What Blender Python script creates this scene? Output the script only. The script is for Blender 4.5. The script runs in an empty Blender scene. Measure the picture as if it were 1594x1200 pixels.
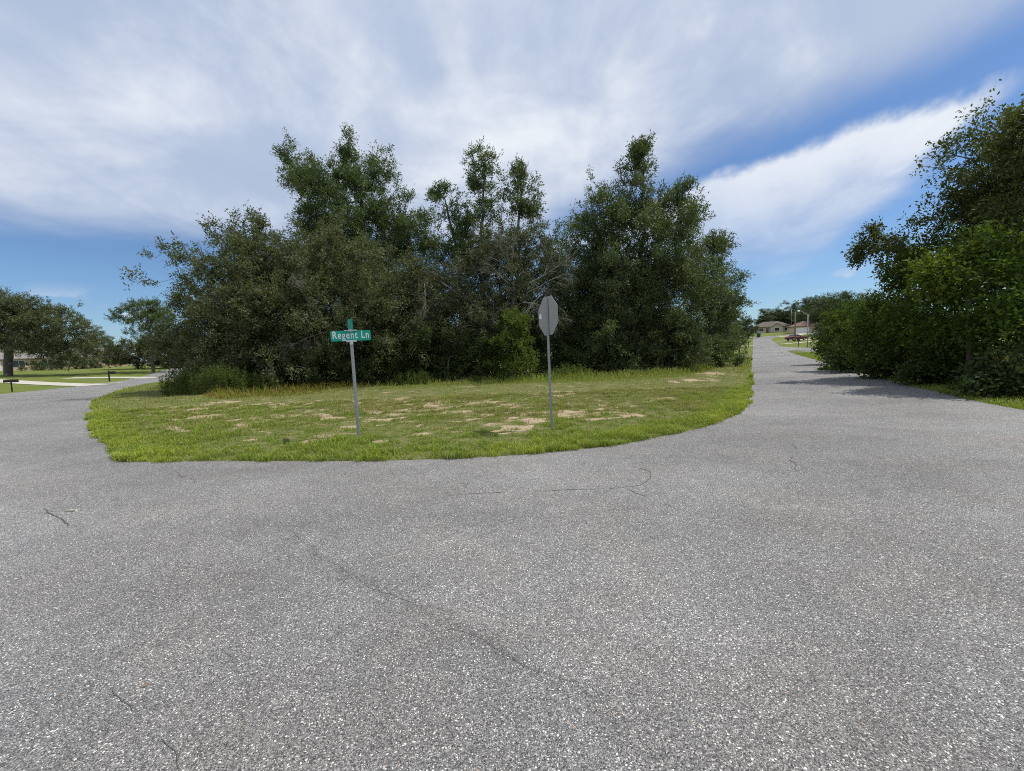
import bpy, math
import numpy as np
from mathutils import Vector, Matrix, geometry
R = math.radians
sc = bpy.context.scene
col = sc.collection

# ------------------------------------------------------------------ camera
CAM_H, FPX, CX, CY = 1.6, 669.0, 797.0, 600.0
PITCH, ROLL = math.atan(50 / 669.0), R(2.3)
fwd = np.array([0, math.cos(PITCH), -math.sin(PITCH)])
up0 = np.array([0, math.sin(PITCH), math.cos(PITCH)])
rt0 = np.array([1.0, 0, 0])
rgt = rt0 * math.cos(ROLL) - up0 * math.sin(ROLL)
upv = up0 * math.cos(ROLL) + rt0 * math.sin(ROLL)
cam = bpy.data.cameras.new('camera')
cam.sensor_width = 36.0
cam.lens = 36.0 * FPX / 1594.0
cam.clip_start, cam.clip_end = 0.05, 5000
camo = bpy.data.objects.new('camera', cam)
col.objects.link(camo)
camo.matrix_world = Matrix(((rgt[0], upv[0], -fwd[0], 0), (rgt[1], upv[1], -fwd[1], 0), (rgt[2], upv[2], -fwd[2], CAM_H), (0, 0, 0, 1)))
sc.camera = camo

# ------------------------------------------------------------------ sun, sky, exposure
SUN_EL, SUN_AZ = 59.0, 82.0            # degrees; azimuth clockwise from +Y
SKY_STRENGTH = 0.10
sun = bpy.data.lights.new('sun', 'SUN')
sun.energy, sun.angle, sun.color = 3.9, R(0.53), (1.0, 0.955, 0.88)
suno = bpy.data.objects.new('sun', sun)
col.objects.link(suno)
sv = Vector((math.cos(R(SUN_EL)) * math.sin(R(SUN_AZ)), math.cos(R(SUN_EL)) * math.cos(R(SUN_AZ)), math.sin(R(SUN_EL))))
suno.rotation_euler = sv.to_track_quat('Z', 'Y').to_euler()
sc.view_settings.view_transform = 'Standard'
sc.view_settings.look = 'None'
sc.view_settings.exposure = 0.0
sc.view_settings.gamma = 1.0
sc.render.engine = 'CYCLES'
sc.cycles.max_bounces = 7
sc.cycles.diffuse_bounces = 3
sc.cycles.glossy_bounces = 2
sc.cycles.transmission_bounces = 4
sc.cycles.use_denoising = False
sc.cycles.filter_width = 1.0
sc.cycles.sample_clamp_indirect = 4.0


def ray(px, py):
    return fwd + rgt * (px - CX) / FPX - upv * (py - CY) / FPX


class NT:
    """tiny node-tree helper"""
    def __init__(self, tree):
        self.t = tree
        tree.nodes.clear()

    def n(self, kind, **kw):
        nd = self.t.nodes.new(kind)
        for k, v in kw.items():
            setattr(nd, k, v)
        return nd

    def put(self, sock, v):
        if v is None:
            return
        if isinstance(v, bpy.types.NodeSocket):
            self.t.links.new(v, sock)
        else:
            sock.default_value = v

    def math(self, op, a, b=None, c=None, clamp=False):
        nd = self.n('ShaderNodeMath', operation=op, use_clamp=clamp)
        for i, v in enumerate((a, b, c)):
            self.put(nd.inputs[i], v)
        return nd.outputs[0]

    def dot(self, v, const):
        nd = self.n('ShaderNodeVectorMath', operation='DOT_PRODUCT')
        self.put(nd.inputs[0], v)
        nd.inputs[1].default_value = const
        return nd.outputs['Value']

    def ss(self, v, a, b, lo=0.0, hi=1.0, kind='SMOOTHSTEP'):
        nd = self.n('ShaderNodeMapRange', interpolation_type=kind)
        self.put(nd.inputs['Value'], v)
        for k, q in (('From Min', a), ('From Max', b), ('To Min', lo), ('To Max', hi)):
            nd.inputs[k].default_value = q
        return nd.outputs['Result']

    def noise(self, vec, scale, detail=4.0, rough=0.55, dist=0.0):
        nd = self.n('ShaderNodeTexNoise')
        self.put(nd.inputs['Vector'], vec)
        nd.inputs['Scale'].default_value = scale
        nd.inputs['Detail'].default_value = detail
        nd.inputs['Roughness'].default_value = rough
        nd.inputs['Distortion'].default_value = dist
        return nd.outputs['Fac']

    def vor(self, vec, scale, feature='F1', rnd=1.0):
        nd = self.n('ShaderNodeTexVoronoi', feature=feature)
        self.put(nd.inputs['Vector'], vec)
        nd.inputs['Scale'].default_value = scale
        nd.inputs['Randomness'].default_value = rnd
        return nd

    def mix(self, f, a, b, mode='MIX'):
        nd = self.n('ShaderNodeMix', data_type='RGBA', blend_type=mode)
        self.put(nd.inputs[0], f)
        for s, v in ((nd.inputs[6], a), (nd.inputs[7], b)):
            if isinstance(v, tuple) and len(v) == 3:
                v = v + (1,)
            self.put(s, v)
        return nd.outputs[2]

    def comb(self, x, y, z=0.0):
        nd = self.n('ShaderNodeCombineXYZ')
        for i, v in enumerate((x, y, z)):
            self.put(nd.inputs[i], v)
        return nd.outputs[0]

    def scale(self, v, s):
        nd = self.n('ShaderNodeVectorMath', operation='MULTIPLY')
        self.put(nd.inputs[0], v)
        nd.inputs[1].default_value = s
        return nd.outputs[0]

    def ramp(self, f, stops, interp='LINEAR'):
        nd = self.n('ShaderNodeValToRGB')
        self.put(nd.inputs[0], f)
        cr = nd.color_ramp
        cr.interpolation = interp
        while len(cr.elements) < len(stops):
            cr.elements.new(0.5)
        for e, (p, c) in zip(cr.elements, stops):
            e.position = p
            e.color = tuple(c) + (1,) if len(c) == 3 else c
        return nd.outputs[0]


def build_world():
    w = bpy.data.worlds.new('World')
    sc.world = w
    w.use_nodes = True
    t = NT(w.node_tree)
    sky = t.n('ShaderNodeTexSky', sky_type='NISHITA', sun_disc=False)
    sky.sun_elevation = R(SUN_EL)
    sky.sun_rotation = R(SUN_AZ)
    sky.air_density, sky.dust_density, sky.ozone_density = 1.0, 0.4, 2.2
    d = t.n('ShaderNodeTexCoord').outputs['Generated']
    sep = t.n('ShaderNodeSeparateXYZ')
    t.put(sep.inputs[0], d)
    z = sep.outputs[2]
    iz = t.math('DIVIDE', 1.0, t.math('ADD', t.math('MAXIMUM', z, 0.0), 0.13))
    a = R(14)
    across = t.math('MULTIPLY', t.dot(d, (math.cos(a), -math.sin(a), 0)), iz)
    along = t.math('MULTIPLY', t.dot(d, (math.sin(a), math.cos(a), 0)), iz)
    streak = t.comb(across, t.math('MULTIPLY', along, 0.62), 3.0)
    fine = t.comb(t.math('MULTIPLY', across, 1.9), t.math('MULTIPLY', along, 1.15), 7.0)
    n1 = t.noise(streak, 0.9, 4, 0.5, 0.3)
    n2 = t.noise(fine, 1.5, 7, 0.6, 0.5)
    n3 = t.noise(t.comb(across, along, 1.0), 1.1, 4, 0.5, 0.2)
    c1, c2, c3 = (t.math('SUBTRACT', n, 0.5) for n in (n1, n2, n3))

    def edge(p, q):
        n = np.cross(ray(*p), ray(*q))
        n /= np.linalg.norm(n)
        if n[2] < 0:
            n = -n
        return t.dot(d, tuple(float(v) for v in n))
    low = edge((0, 352), (1250, 418))                 # lower border of the cloud deck
    gap_hi = edge((1594, 62), (1150, 250))            # upper border of the blue gap
    gap_lo = edge((1594, 118), (1150, 268))           # lower border of the gap
    str_lo = edge((1594, 150), (1390, 315))           # lower border of the bright streak

    def warp(s, *terms):
        for nse, k in terms:
            s = t.math('ADD', s, t.math('MULTIPLY', nse, k))
        return s
    mA = t.ss(warp(gap_hi, (c1, 0.10), (c2, 0.05), (c3, .06)), -0.02, 0.10)
    c6 = t.math('SUBTRACT', t.noise(d, 9.0, 6, 0.6, 0.4), 0.5)
    mB = t.math('MULTIPLY', t.ss(warp(gap_lo, (c1, 0.06), (c2, 0.05), (c6, 0.07)), 0.012, -0.02),
                t.ss(warp(str_lo, (c2, 0.06), (c3, .05)), -0.01, 0.035))
    mL = t.ss(warp(low, (c1, 0.10), (c2, 0.05)), -0.025, 0.05)
    thin = t.ss(warp(n1, (c2, 0.5), (c3, .5)), 0.22, 0.55, 0.86, 1.0)
    fadeB = t.ss(low, 0.0, 0.22, 0.45, 1.0)
    cover = t.math('MULTIPLY', mL, t.math('MAXIMUM', mA, t.math('MULTIPLY', mB, fadeB)))
    cover = t.math('MULTIPLY', cover, thin)
    # a few small cumulus heads near the horizon
    cn = t.noise(t.scale(d, (1.0, 1.0, 1.9)), 7.5, 6, 0.55)
    cum = t.math('MULTIPLY', t.ss(cn, 0.57, 0.64), t.math('MULTIPLY', t.ss(z, 0.01, 0.05), t.ss(z, 0.15, 0.09)))
    cover = t.math('MAXIMUM', cover, t.math('MULTIPLY', cum, 0.8))
    n5 = t.noise(t.scale(d, (1.0, 1.0, 1.6)), 2.6, 6, 0.55, 0.5)
    bright = t.ss(warp(n5, (c1, 0.10), (c2, 0.26), (c3, .25), (c6, .22)), 0.38, 0.80)
    bright = t.math('MAXIMUM', bright, t.math('MULTIPLY', mB, t.ss(warp(gap_lo, (c2, 0.16), (c6, .16)), -0.20, -0.03)))
    bright = t.math('MAXIMUM', bright, t.math('MULTIPLY', cum, 0.85))
    k = 1.0 / SKY_STRENGTH
    ccol = t.mix(bright, tuple(v * k for v in (0.475, 0.565, 0.74)), tuple(v * k for v in (0.86, 0.90, 0.96)))
    out = t.mix(cover, t.mix(1.0, sky.outputs[0], (0.74, 0.92, 1.14), 'MULTIPLY'), ccol)
    bg = t.n('ShaderNodeBackground')
    t.put(bg.inputs[0], out)
    bg.inputs[1].default_value = SKY_STRENGTH
    wo = t.n('ShaderNodeOutputWorld')
    t.put(wo.inputs[0], bg.outputs[0])


build_world()

# ------------------------------------------------------------------ terrain height
RR = np.array([(0, 0), (70, 0), (85, .15), (123, 1.75), (173, 3.4), (231, 6.4), (320, 9), (600, 10)], float)
RL = np.array([(0, 0), (84, 0), (102, 1.1), (130, 1.9), (200, 3), (600, 4)], float)


def sst(a, b, x):
    u = np.clip((x - a) / (b - a), 0, 1)
    return u * u * (3 - 2 * u)


def H(x, y):
    r = np.hypot(x, y)
    az = np.degrees(np.arctan2(x, y))

    def f(T):
        return sum(np.interp(r + o, T[:, 0], T[:, 1]) for o in (-10, -5, 0, 5, 10)) / 5
    return f(RR) * sst(5, 22, az) * (1 - sst(80, 140, az)) + f(RL) * sst(-18, -33, az) * (1 - sst(-90, -140, az))


def at(px, py, depth):
    p = ray(px, py) * depth
    return np.array([p[0], p[1], p[2] + CAM_H])


def gp(px, py):
    """where the sight line through a photo point meets the terrain"""
    d = ray(px, py)
    t = 1.0 * 1.003 ** np.arange(2300)
    P = d[None] * t[:, None]
    below = P[:, 2] + CAM_H < H(P[:, 0], P[:, 1])
    i = int(np.argmax(below)) if below.any() else len(t) - 1
    return P[i, 0], P[i, 1]


# ------------------------------------------------------------------ noise in numpy
def vnoise(x, y, seed=0):
    xi, yi = np.floor(x).astype(np.int64), np.floor(y).astype(np.int64)
    fx, fy = x - xi, y - yi
    fx, fy = fx * fx * (3 - 2 * fx), fy * fy * (3 - 2 * fy)

    def h(a, b):
        n = (a * 374761393 + b * 668265263 + seed * 974634777) & 0xffffffff
        n = ((n ^ (n >> 13)) * 1274126177) & 0xffffffff
        return ((n ^ (n >> 16)) & 0xffff) / 65535.0
    return (h(xi, yi) * (1 - fx) + h(xi + 1, yi) * fx) * (1 - fy) + (h(xi, yi + 1) * (1 - fx) + h(xi + 1, yi + 1) * fx) * fy


def fbm(x, y, seed=0, octv=4):
    s, a, tot = 0, 1.0, 0
    for k in range(octv):
        s = s + a * vnoise(x * 2 ** k + 17.3 * k, y * 2 ** k + 5.1 * k, seed + k)
        tot += a
        a *= 0.55
    return s / tot


# ------------------------------------------------------------------ mesh helpers
def link(name, me, parent=None, loc=None):
    o = bpy.data.objects.new(name, me)
    col.objects.link(o)
    if parent is not None:
        o.parent = parent
    if loc is not None:
        o.location = loc
    return o


def np_mesh(name, V, F, mats, attrs=None, smooth=False, fmat=None):
    """V (n,3); F = list of (m,k) index arrays"""
    me = bpy.data.meshes.new(name)
    if not isinstance(F, (list, tuple)):
        F = [F]
    V = np.asarray(V, np.float32)
    me.vertices.add(len(V))
    me.vertices.foreach_set('co', V.ravel())
    idx = np.concatenate([f.ravel() for f in F]).astype(np.int32)
    tot = np.concatenate([np.full(len(f), f.shape[1]) for f in F]).astype(np.int32)
    start = np.concatenate([[0], np.cumsum(tot)[:-1]]).astype(np.int32)
    me.loops.add(len(idx))
    me.loops.foreach_set('vertex_index', idx)
    me.polygons.add(len(tot))
    me.polygons.foreach_set('loop_start', start)
    me.polygons.foreach_set('loop_total', tot)
    if fmat is not None:
        me.polygons.foreach_set('material_index', np.asarray(fmat, np.int32))
    me.polygons.foreach_set('use_smooth', np.full(len(tot), smooth))
    for m in (mats if isinstance(mats, (list, tuple)) else [mats]):
        me.materials.append(m)
    for k, v in (attrs or {}).items():
        v = np.asarray(v, np.float32)
        if v.ndim == 1:
            at_ = me.attributes.new(k, 'FLOAT', 'POINT')
            at_.data.foreach_set('value', v)
        else:
            at_ = me.attributes.new(k, 'FLOAT_COLOR', 'POINT')
            at_.data.foreach_set('color', np.c_[v, np.ones(len(v))].astype(np.float32).ravel())
    me.update(calc_edges=True)
    me.validate()
    return me


class MB:
    """collects simple solids into one mesh"""
    def __init__(self):
        self.v, self.f = [], []

    def add(self, vs, fs):
        b = len(self.v)
        self.v += [tuple(map(float, q)) for q in vs]
        self.f += [tuple(b + i for i in q) for q in fs]
        return self

    def box(self, x0, x1, y0, y1, z0, z1):
        return self.add([(x0, y0, z0), (x1, y0, z0), (x1, y1, z0), (x0, y1, z0), (x0, y0, z1), (x1, y0, z1), (x1, y1, z1), (x0, y1, z1)],
                        [(0, 3, 2, 1), (4, 5, 6, 7), (0, 1, 5, 4), (1, 2, 6, 5), (2, 3, 7, 6), (3, 0, 4, 7)])

    def prism(self, pts, axis, a0, a1):
        """closed outline pts (2D) extruded along an axis"""
        n = len(pts)

        def mk(p, a):
            return {'x': (a, p[0], p[1]), 'y': (p[0], a, p[1]), 'z': (p[0], p[1], a)}[axis]
        vs = [mk(p, a0) for p in pts] + [mk(p, a1) for p in pts]
        fs = [tuple(range(n))[::-1], tuple(range(n, 2 * n))] + [(i, (i + 1) % n, n + (i + 1) % n, n + i) for i in range(n)]
        return self.add(vs, fs)

    def tube(self, pts, rads, n=8, cap=True):
        pts = [Vector(p) for p in pts]
        rads = rads if isinstance(rads, (list, tuple)) else [rads] * len(pts)
        b = len(self.v)
        for i, p in enumerate(pts):
            t = (pts[min(i + 1, len(pts) - 1)] - pts[max(i - 1, 0)]).normalized()
            a = t.cross(Vector((0, 0, 1)) if abs(t.z) < .9 else Vector((1, 0, 0))).normalized()
            c = t.cross(a)
            for k in range(n):
                q = p + (a * math.cos(2 * math.pi * k / n) + c * math.sin(2 * math.pi * k / n)) * rads[i]
                self.v.append(tuple(q))
        for i in range(len(pts) - 1):
            for k in range(n):
                self.f.append((b + i * n + k, b + i * n + (k + 1) % n, b + (i + 1) * n + (k + 1) % n, b + (i + 1) * n + k))
        if cap:
            self.f.append(tuple(b + k for k in range(n))[::-1])
            self.f.append(tuple(b + (len(pts) - 1) * n + k for k in range(n)))
        return self

    def build(self, name, mat, parent=None, bevel=0.0, smooth=False, loc=None):
        me = bpy.data.meshes.new(name)
        me.from_pydata(self.v, [], self.f)
        me.materials.append(mat)
        me.update()
        if smooth:
            me.polygons.foreach_set('use_smooth', np.full(len(me.polygons), True))
        o = link(name, me, parent, loc)
        if bevel:
            m = o.modifiers.new('bevel', 'BEVEL')
            m.width, m.segments, m.limit_method = bevel, 2, 'ANGLE'
        return o


def tag(o, label=None, cat=None, group=None, kind=None):
    for k, v in (('label', label), ('category', cat), ('group', group), ('kind', kind)):
        if v:
            o[k] = v
    return o


def thing(name, label, cat, loc=(0, 0, 0), rz=0.0, group=None):
    o = link(name, None)
    o.location = [float(v) for v in loc]
    o.rotation_euler = (0, 0, rz)
    return tag(o, label, cat, group)


def copy_tree(o, loc, rz=0.0, s=1.0, label=None, group=None):
    c = o.copy()
    col.objects.link(c)
    c.location = [float(v) for v in loc]
    c.rotation_euler = (0, 0, rz)
    c.scale = (s, s, s) if not isinstance(s, tuple) else s
    if label:
        c['label'] = label
    if group:
        c['group'] = group
    for ch in o.children:
        k = ch.copy()
        col.objects.link(k)
        k.parent = c
        for g in ch.children:
            q = g.copy()
            col.objects.link(q)
            q.parent = k
    return c


# ------------------------------------------------------------------ materials
def new_mat(name):
    m = bpy.data.materials.new(name)
    m.use_nodes = True
    t = NT(m.node_tree)
    out = t.n('ShaderNodeOutputMaterial')
    return m, t, out


def plain(name, color, rough=0.6, metal=0.0, var=0.12, scale=14.0, spec=0.4, bump=0.0, coat=0.0):
    m, t, out = new_mat(name)
    p = t.n('ShaderNodeBsdfPrincipled')
    co = t.n('ShaderNodeTexCoord').outputs['Object']
    n = t.noise(co, scale, 5, 0.6)
    n2 = t.noise(co, scale * 0.13, 3, 0.5)
    f = t.math('ADD', t.math('MULTIPLY', n, 0.6), t.math('MULTIPLY', n2, 0.4))
    c = t.mix(t.ss(f, 0.3, 0.7), tuple(v * (1 - var) for v in color), tuple(min(1, v * (1 + var)) for v in color))
    t.put(p.inputs['Base Color'], c)
    t.put(p.inputs['Roughness'], t.ss(n, 0.3, 0.7, max(0.02, rough - .08), min(1, rough + .08)))
    p.inputs['Metallic'].default_value = metal
    p.inputs['Specular IOR Level'].default_value = spec
    p.inputs['Coat Weight'].default_value = coat
    if bump:
        b = t.n('ShaderNodeBump')
        b.inputs['Strength'].default_value = bump
        b.inputs['Distance'].default_value = 0.01
        t.put(b.inputs['Height'], n)
        t.put(p.inputs['Normal'], b.outputs[0])
    t.put(out.inputs[0], p.outputs[0])
    return m


def leaf_mat(name, c_dark, c_light, trans=0.32, gloss=0.35, rough=0.5):
    m, t, out = new_mat(name)
    at_ = t.n('ShaderNodeAttribute', attribute_name='rnd')
    co = t.n('ShaderNodeTexCoord').outputs['Object']
    n = t.noise(co, 0.7, 3, 0.5)
    f = t.math('ADD', t.math('MULTIPLY', at_.outputs['Fac'], 0.65), t.math('MULTIPLY', t.ss(n, 0.3, 0.7), 0.35))
    c = t.mix(f, c_dark, c_light)
    # a few yellowed or browned leaves
    old = t.ss(at_.outputs['Fac'], 0.975, 0.985)
    c = t.mix(t.math('MULTIPLY', old, 0.6), c, (0.20, 0.14, 0.05))
    p = t.n('ShaderNodeBsdfPrincipled')
    t.put(p.inputs['Base Color'], c)
    p.inputs['Roughness'].default_value = rough
    p.inputs['Specular IOR Level'].default_value = gloss
    tr = t.n('ShaderNodeBsdfTranslucent')
    t.put(tr.inputs[0], t.mix(1.0, c, (1.5, 1.55, 0.75), 'MULTIPLY'))
    mx = t.n('ShaderNodeMixShader')
    mx.inputs[0].default_value = trans
    t.put(mx.inputs[1], p.outputs[0])
    t.put(mx.inputs[2], tr.outputs[0])
    t.put(out.inputs[0], mx.outputs[0])
    return m


def color_attr_mat(name, trans=0.3, rough=0.6):
    m, t, out = new_mat(name)
    at_ = t.n('ShaderNodeAttribute', attribute_name='col')
    p = t.n('ShaderNodeBsdfPrincipled')
    t.put(p.inputs['Base Color'], at_.outputs['Color'])
    p.inputs['Roughness'].default_value = rough
    p.inputs['Specular IOR Level'].default_value = 0.25
    tr = t.n('ShaderNodeBsdfTranslucent')
    t.put(tr.inputs[0], t.mix(1.0, at_.outputs['Color'], (1.35, 1.4, 0.8), 'MULTIPLY'))
    mx = t.n('ShaderNodeMixShader')
    mx.inputs[0].default_value = trans
    t.put(mx.inputs[1], p.outputs[0])
    t.put(mx.inputs[2], tr.outputs[0])
    t.put(out.inputs[0], mx.outputs[0])
    return m


def bark_mat(name, c0, c1):
    m, t, out = new_mat(name)
    co = t.n('ShaderNodeTexCoord').outputs['Object']
    v = t.scale(co, (9, 9, 2.2))
    n = t.noise(v, 2.0, 6, 0.65, 0.5)
    n2 = t.noise(co, 1.3, 3, 0.5)
    p = t.n('ShaderNodeBsdfPrincipled')
    c = t.mix(t.ss(n, 0.3, 0.7), c0, c1)
    c = t.mix(t.ss(n2, 0.55, 0.7), c, (0.26, 0.26, 0.22))
    t.put(p.inputs['Base Color'], c)
    p.inputs['Roughness'].default_value = 0.9
    b = t.n('ShaderNodeBump')
    b.inputs['Strength'].default_value = 0.7
    b.inputs['Distance'].default_value = 0.03
    t.put(b.inputs['Height'], n)
    t.put(p.inputs['Normal'], b.outputs[0])
    t.put(out.inputs[0], p.outputs[0])
    return m


def asphalt_mat():
    m, t, out = new_mat('asphalt')
    co = t.n('ShaderNodeTexCoord').outputs['Object']
    wob = t.n('ShaderNodeTexNoise')
    wob.inputs['Scale'].default_value = 60
    t.put(wob.inputs['Vector'], co)
    va = t.n('ShaderNodeVectorMath', operation='MULTIPLY_ADD')
    t.put(va.inputs[0], wob.outputs['Color'])
    va.inputs[1].default_value = (0.008, 0.008, 0.008)
    t.put(va.inputs[2], co)
    v1 = t.vor(va.outputs[0], 140.0)
    v2 = t.vor(va.outputs[0], 80.0)
    v3 = t.vor(va.outputs[0], 260.0)
    s1 = t.n('ShaderNodeSeparateColor')
    t.put(s1.inputs[0], v1.outputs['Color'])
    s2 = t.n('ShaderNodeSeparateColor')
    t.put(s2.inputs[0], v2.outputs['Color'])
    s3 = t.n('ShaderNodeSeparateColor')
    t.put(s3.inputs[0], v3.outputs['Color'])
    # small chips of stone in worn binder
    chip = t.ramp(s1.outputs[0], [(0.0, (0.028, 0.030, 0.036)), (0.25, (0.075, 0.074, 0.076)), (0.48, (0.145, 0.141, 0.139)), (0.70, (0.225, 0.228, 0.232)), (0.87, (0.35, 0.337, 0.315)), (0.95, (0.56, 0.55, 0.52)), (1.0, (0.78, 0.77, 0.74))])
    grit = t.ramp(s3.outputs[1], [(0.0, (0.04, 0.041, 0.046)), (0.5, (0.145, 0.143, 0.142)), (0.9, (0.28, 0.275, 0.265)), (1.0, (0.55, 0.54, 0.51))])
    inside = t.ss(v1.outputs['Distance'], 0.62, 0.38)
    base = t.mix(t.math('MULTIPLY', inside, t.ss(s1.outputs[1], 0.25, 0.45)), grit, chip)
    # larger pale and rusty stones
    big = t.math('MULTIPLY', t.ss(v2.outputs['Distance'], 0.42, 0.32), t.ss(s2.outputs[0], 0.945, 0.955))
    stone = t.mix(t.ss(s2.outputs[1], 0.90, 0.93), (0.72, 0.70, 0.655), (0.42, 0.27, 0.18))
    base = t.mix(big, base, stone)
    # patches: worn lanes, stain clouds
    n1 = t.noise(co, 0.22, 4, 0.55, 0.4)
    n2 = t.noise(co, 1.4, 5, 0.6)
    n4 = t.noise(t.scale(co, (1, 1, 1)), 5.5, 4, 0.6)
    g = t.math('ADD', t.ss(n1, 0.32, 0.68, 0.88, 1.13), t.ss(n2, 0.3, 0.7, -0.06, 0.06))
    g = t.math('ADD', g, t.ss(n4, 0.3, 0.7, -0.05, 0.05))
    # a ragged seam where the surface is ravelling, and polished wheel paths
    ux, uy = 0.779, -0.627
    off = t.math('ABSOLUTE', t.math('ADD', t.dot(co, (-uy, ux, 0)), -(-uy * -1.45 + ux * 3.28)))
    lon = t.dot(co, (ux, uy, 0))
    seam = t.math('MULTIPLY', t.ss(t.math('ADD', off, t.math('MULTIPLY', t.math('SUBTRACT', t.noise(co, 3.5, 5, .65), .5), .5)), 0.10, 0.0),
                  t.math('MULTIPLY', t.ss(lon, -4.6, -3.4), t.ss(lon, -0.2, -1.6)))
    g = t.math('SUBTRACT', g, t.math('MULTIPLY', seam, 0.15))
    wn = t.noise(t.scale(co, (0.35, 1.0, 1.0)), 0.55, 3, 0.5, 0.3)
    g = t.math('ADD', g, t.ss(wn, 0.38, 0.62, -0.07, 0.07))
    g = t.math('MULTIPLY', g, 1.13)
    vm = t.n('ShaderNodeVectorMath', operation='SCALE')
    t.put(vm.inputs[0], base)
    t.put(vm.inputs['Scale'], g)
    c = t.mix(1.0, vm.outputs[0], t.mix(t.ss(t.noise(co, 0.9, 4, .6), .35, .65), (1.04, 0.985, 0.94), (0.995, 0.99, 0.972)), 'MULTIPLY')
    p = t.n('ShaderNodeBsdfPrincipled')
    t.put(p.inputs['Base Color'], c)
    p.inputs['Roughness'].default_value = 0.82
    p.inputs['Specular IOR Level'].default_value = 0.3
    b = t.n('ShaderNodeBump')
    b.inputs['Strength'].default_value = 0.75
    b.inputs['Distance'].default_value = 0.004
    hgt = t.math('ADD', t.math('MULTIPLY', v1.outputs['Distance'], -1.0), t.math('MULTIPLY', big, 0.5))
    t.put(b.inputs['Height'], hgt)
    t.put(p.inputs['Normal'], b.outputs[0])
    t.put(out.inputs[0], p.outputs[0])
    return m


def ground_mat():
    """mown lawn, verge and woodland floor beyond the roads"""
    m, t, out = new_mat('lawn_ground')
    co = t.n('ShaderNodeTexCoord').outputs['Object']
    n1 = t.noise(co, 0.12, 5, 0.6, 0.3)
    n2 = t.noise(co, 1.1, 5, 0.65)
    n3 = t.noise(co, 14.0, 4, 0.7)
    c = t.ramp(t.math('ADD', t.math('MULTIPLY', n1, 0.55), t.math('MULTIPLY', n2, 0.45)),
               [(0.3, (0.11, 0.15, 0.032)), (0.5, (0.15, 0.185, 0.042)), (0.68, (0.225, 0.21, 0.075)), (0.8, (0.30, 0.24, 0.12))])
    c = t.mix(t.ss(n3, 0.3, 0.7), t.mix(1.0, c, (0.65, 0.65, 0.65), 'MULTIPLY'), t.mix(1.0, c, (1.25, 1.25, 1.2), 'MULTIPLY'))
    p = t.n('ShaderNodeBsdfPrincipled')
    t.put(p.inputs['Base Color'], c)
    p.inputs['Roughness'].default_value = 0.95
    p.inputs['Specular IOR Level'].default_value = 0.1
    b = t.n('ShaderNodeBump')
    b.inputs['Strength'].default_value = 0.8
    b.inputs['Distance'].default_value = 0.06
    t.put(b.inputs['Height'], n3)
    t.put(p.inputs['Normal'], b.outputs[0])
    t.put(out.inputs[0], p.outputs[0])
    return m


def lot_mat():
    """thin grass on sandy soil; the sandy share is an attribute"""
    m, t, out = new_mat('sandy_lawn')
    co = t.n('ShaderNodeTexCoord').outputs['Object']
    sand = t.n('ShaderNodeAttribute', attribute_name='sand').outputs['Fac']
    n2 = t.noise(co, 2.2, 5, 0.65)
    n3 = t.noise(co, 22.0, 5, 0.7)
    n4 = t.noise(co, 70.0, 3, 0.6)
    soil = t.ramp(n2, [(0.3, (0.10, 0.125, 0.036)), (0.52, (0.15, 0.16, 0.055)), (0.72, (0.25, 0.215, 0.105))])
    soil = t.mix(t.ss(n3, 0.35, 0.7), t.mix(1.0, soil, (0.7, 0.7, 0.7), 'MULTIPLY'), t.mix(1.0, soil, (1.3, 1.25, 1.2), 'MULTIPLY'))
    sc_ = t.ramp(n3, [(0.25, (0.27, 0.205, 0.13)), (0.5, (0.40, 0.305, 0.205)), (0.75, (0.50, 0.395, 0.28))])
    f = t.math('ADD', sand, t.math('MULTIPLY', t.math('SUBTRACT', n3, 0.5), 1.3))
    c = t.mix(t.ss(f, 0.32, 0.72), soil, sc_)
    p = t.n('ShaderNodeBsdfPrincipled')
    t.put(p.inputs['Base Color'], c)
    p.inputs['Roughness'].default_value = 0.95
    p.inputs['Specular IOR Level'].default_value = 0.1
    b = t.n('ShaderNodeBump')
    b.inputs['Strength'].default_value = 0.6
    b.inputs['Distance'].default_value = 0.02
    t.put(b.inputs['Height'], t.math('ADD', n3, t.math('MULTIPLY', n4, 0.5)))
    t.put(p.inputs['Normal'], b.outputs[0])
    t.put(out.inputs[0], p.outputs[0])
    return m


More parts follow.
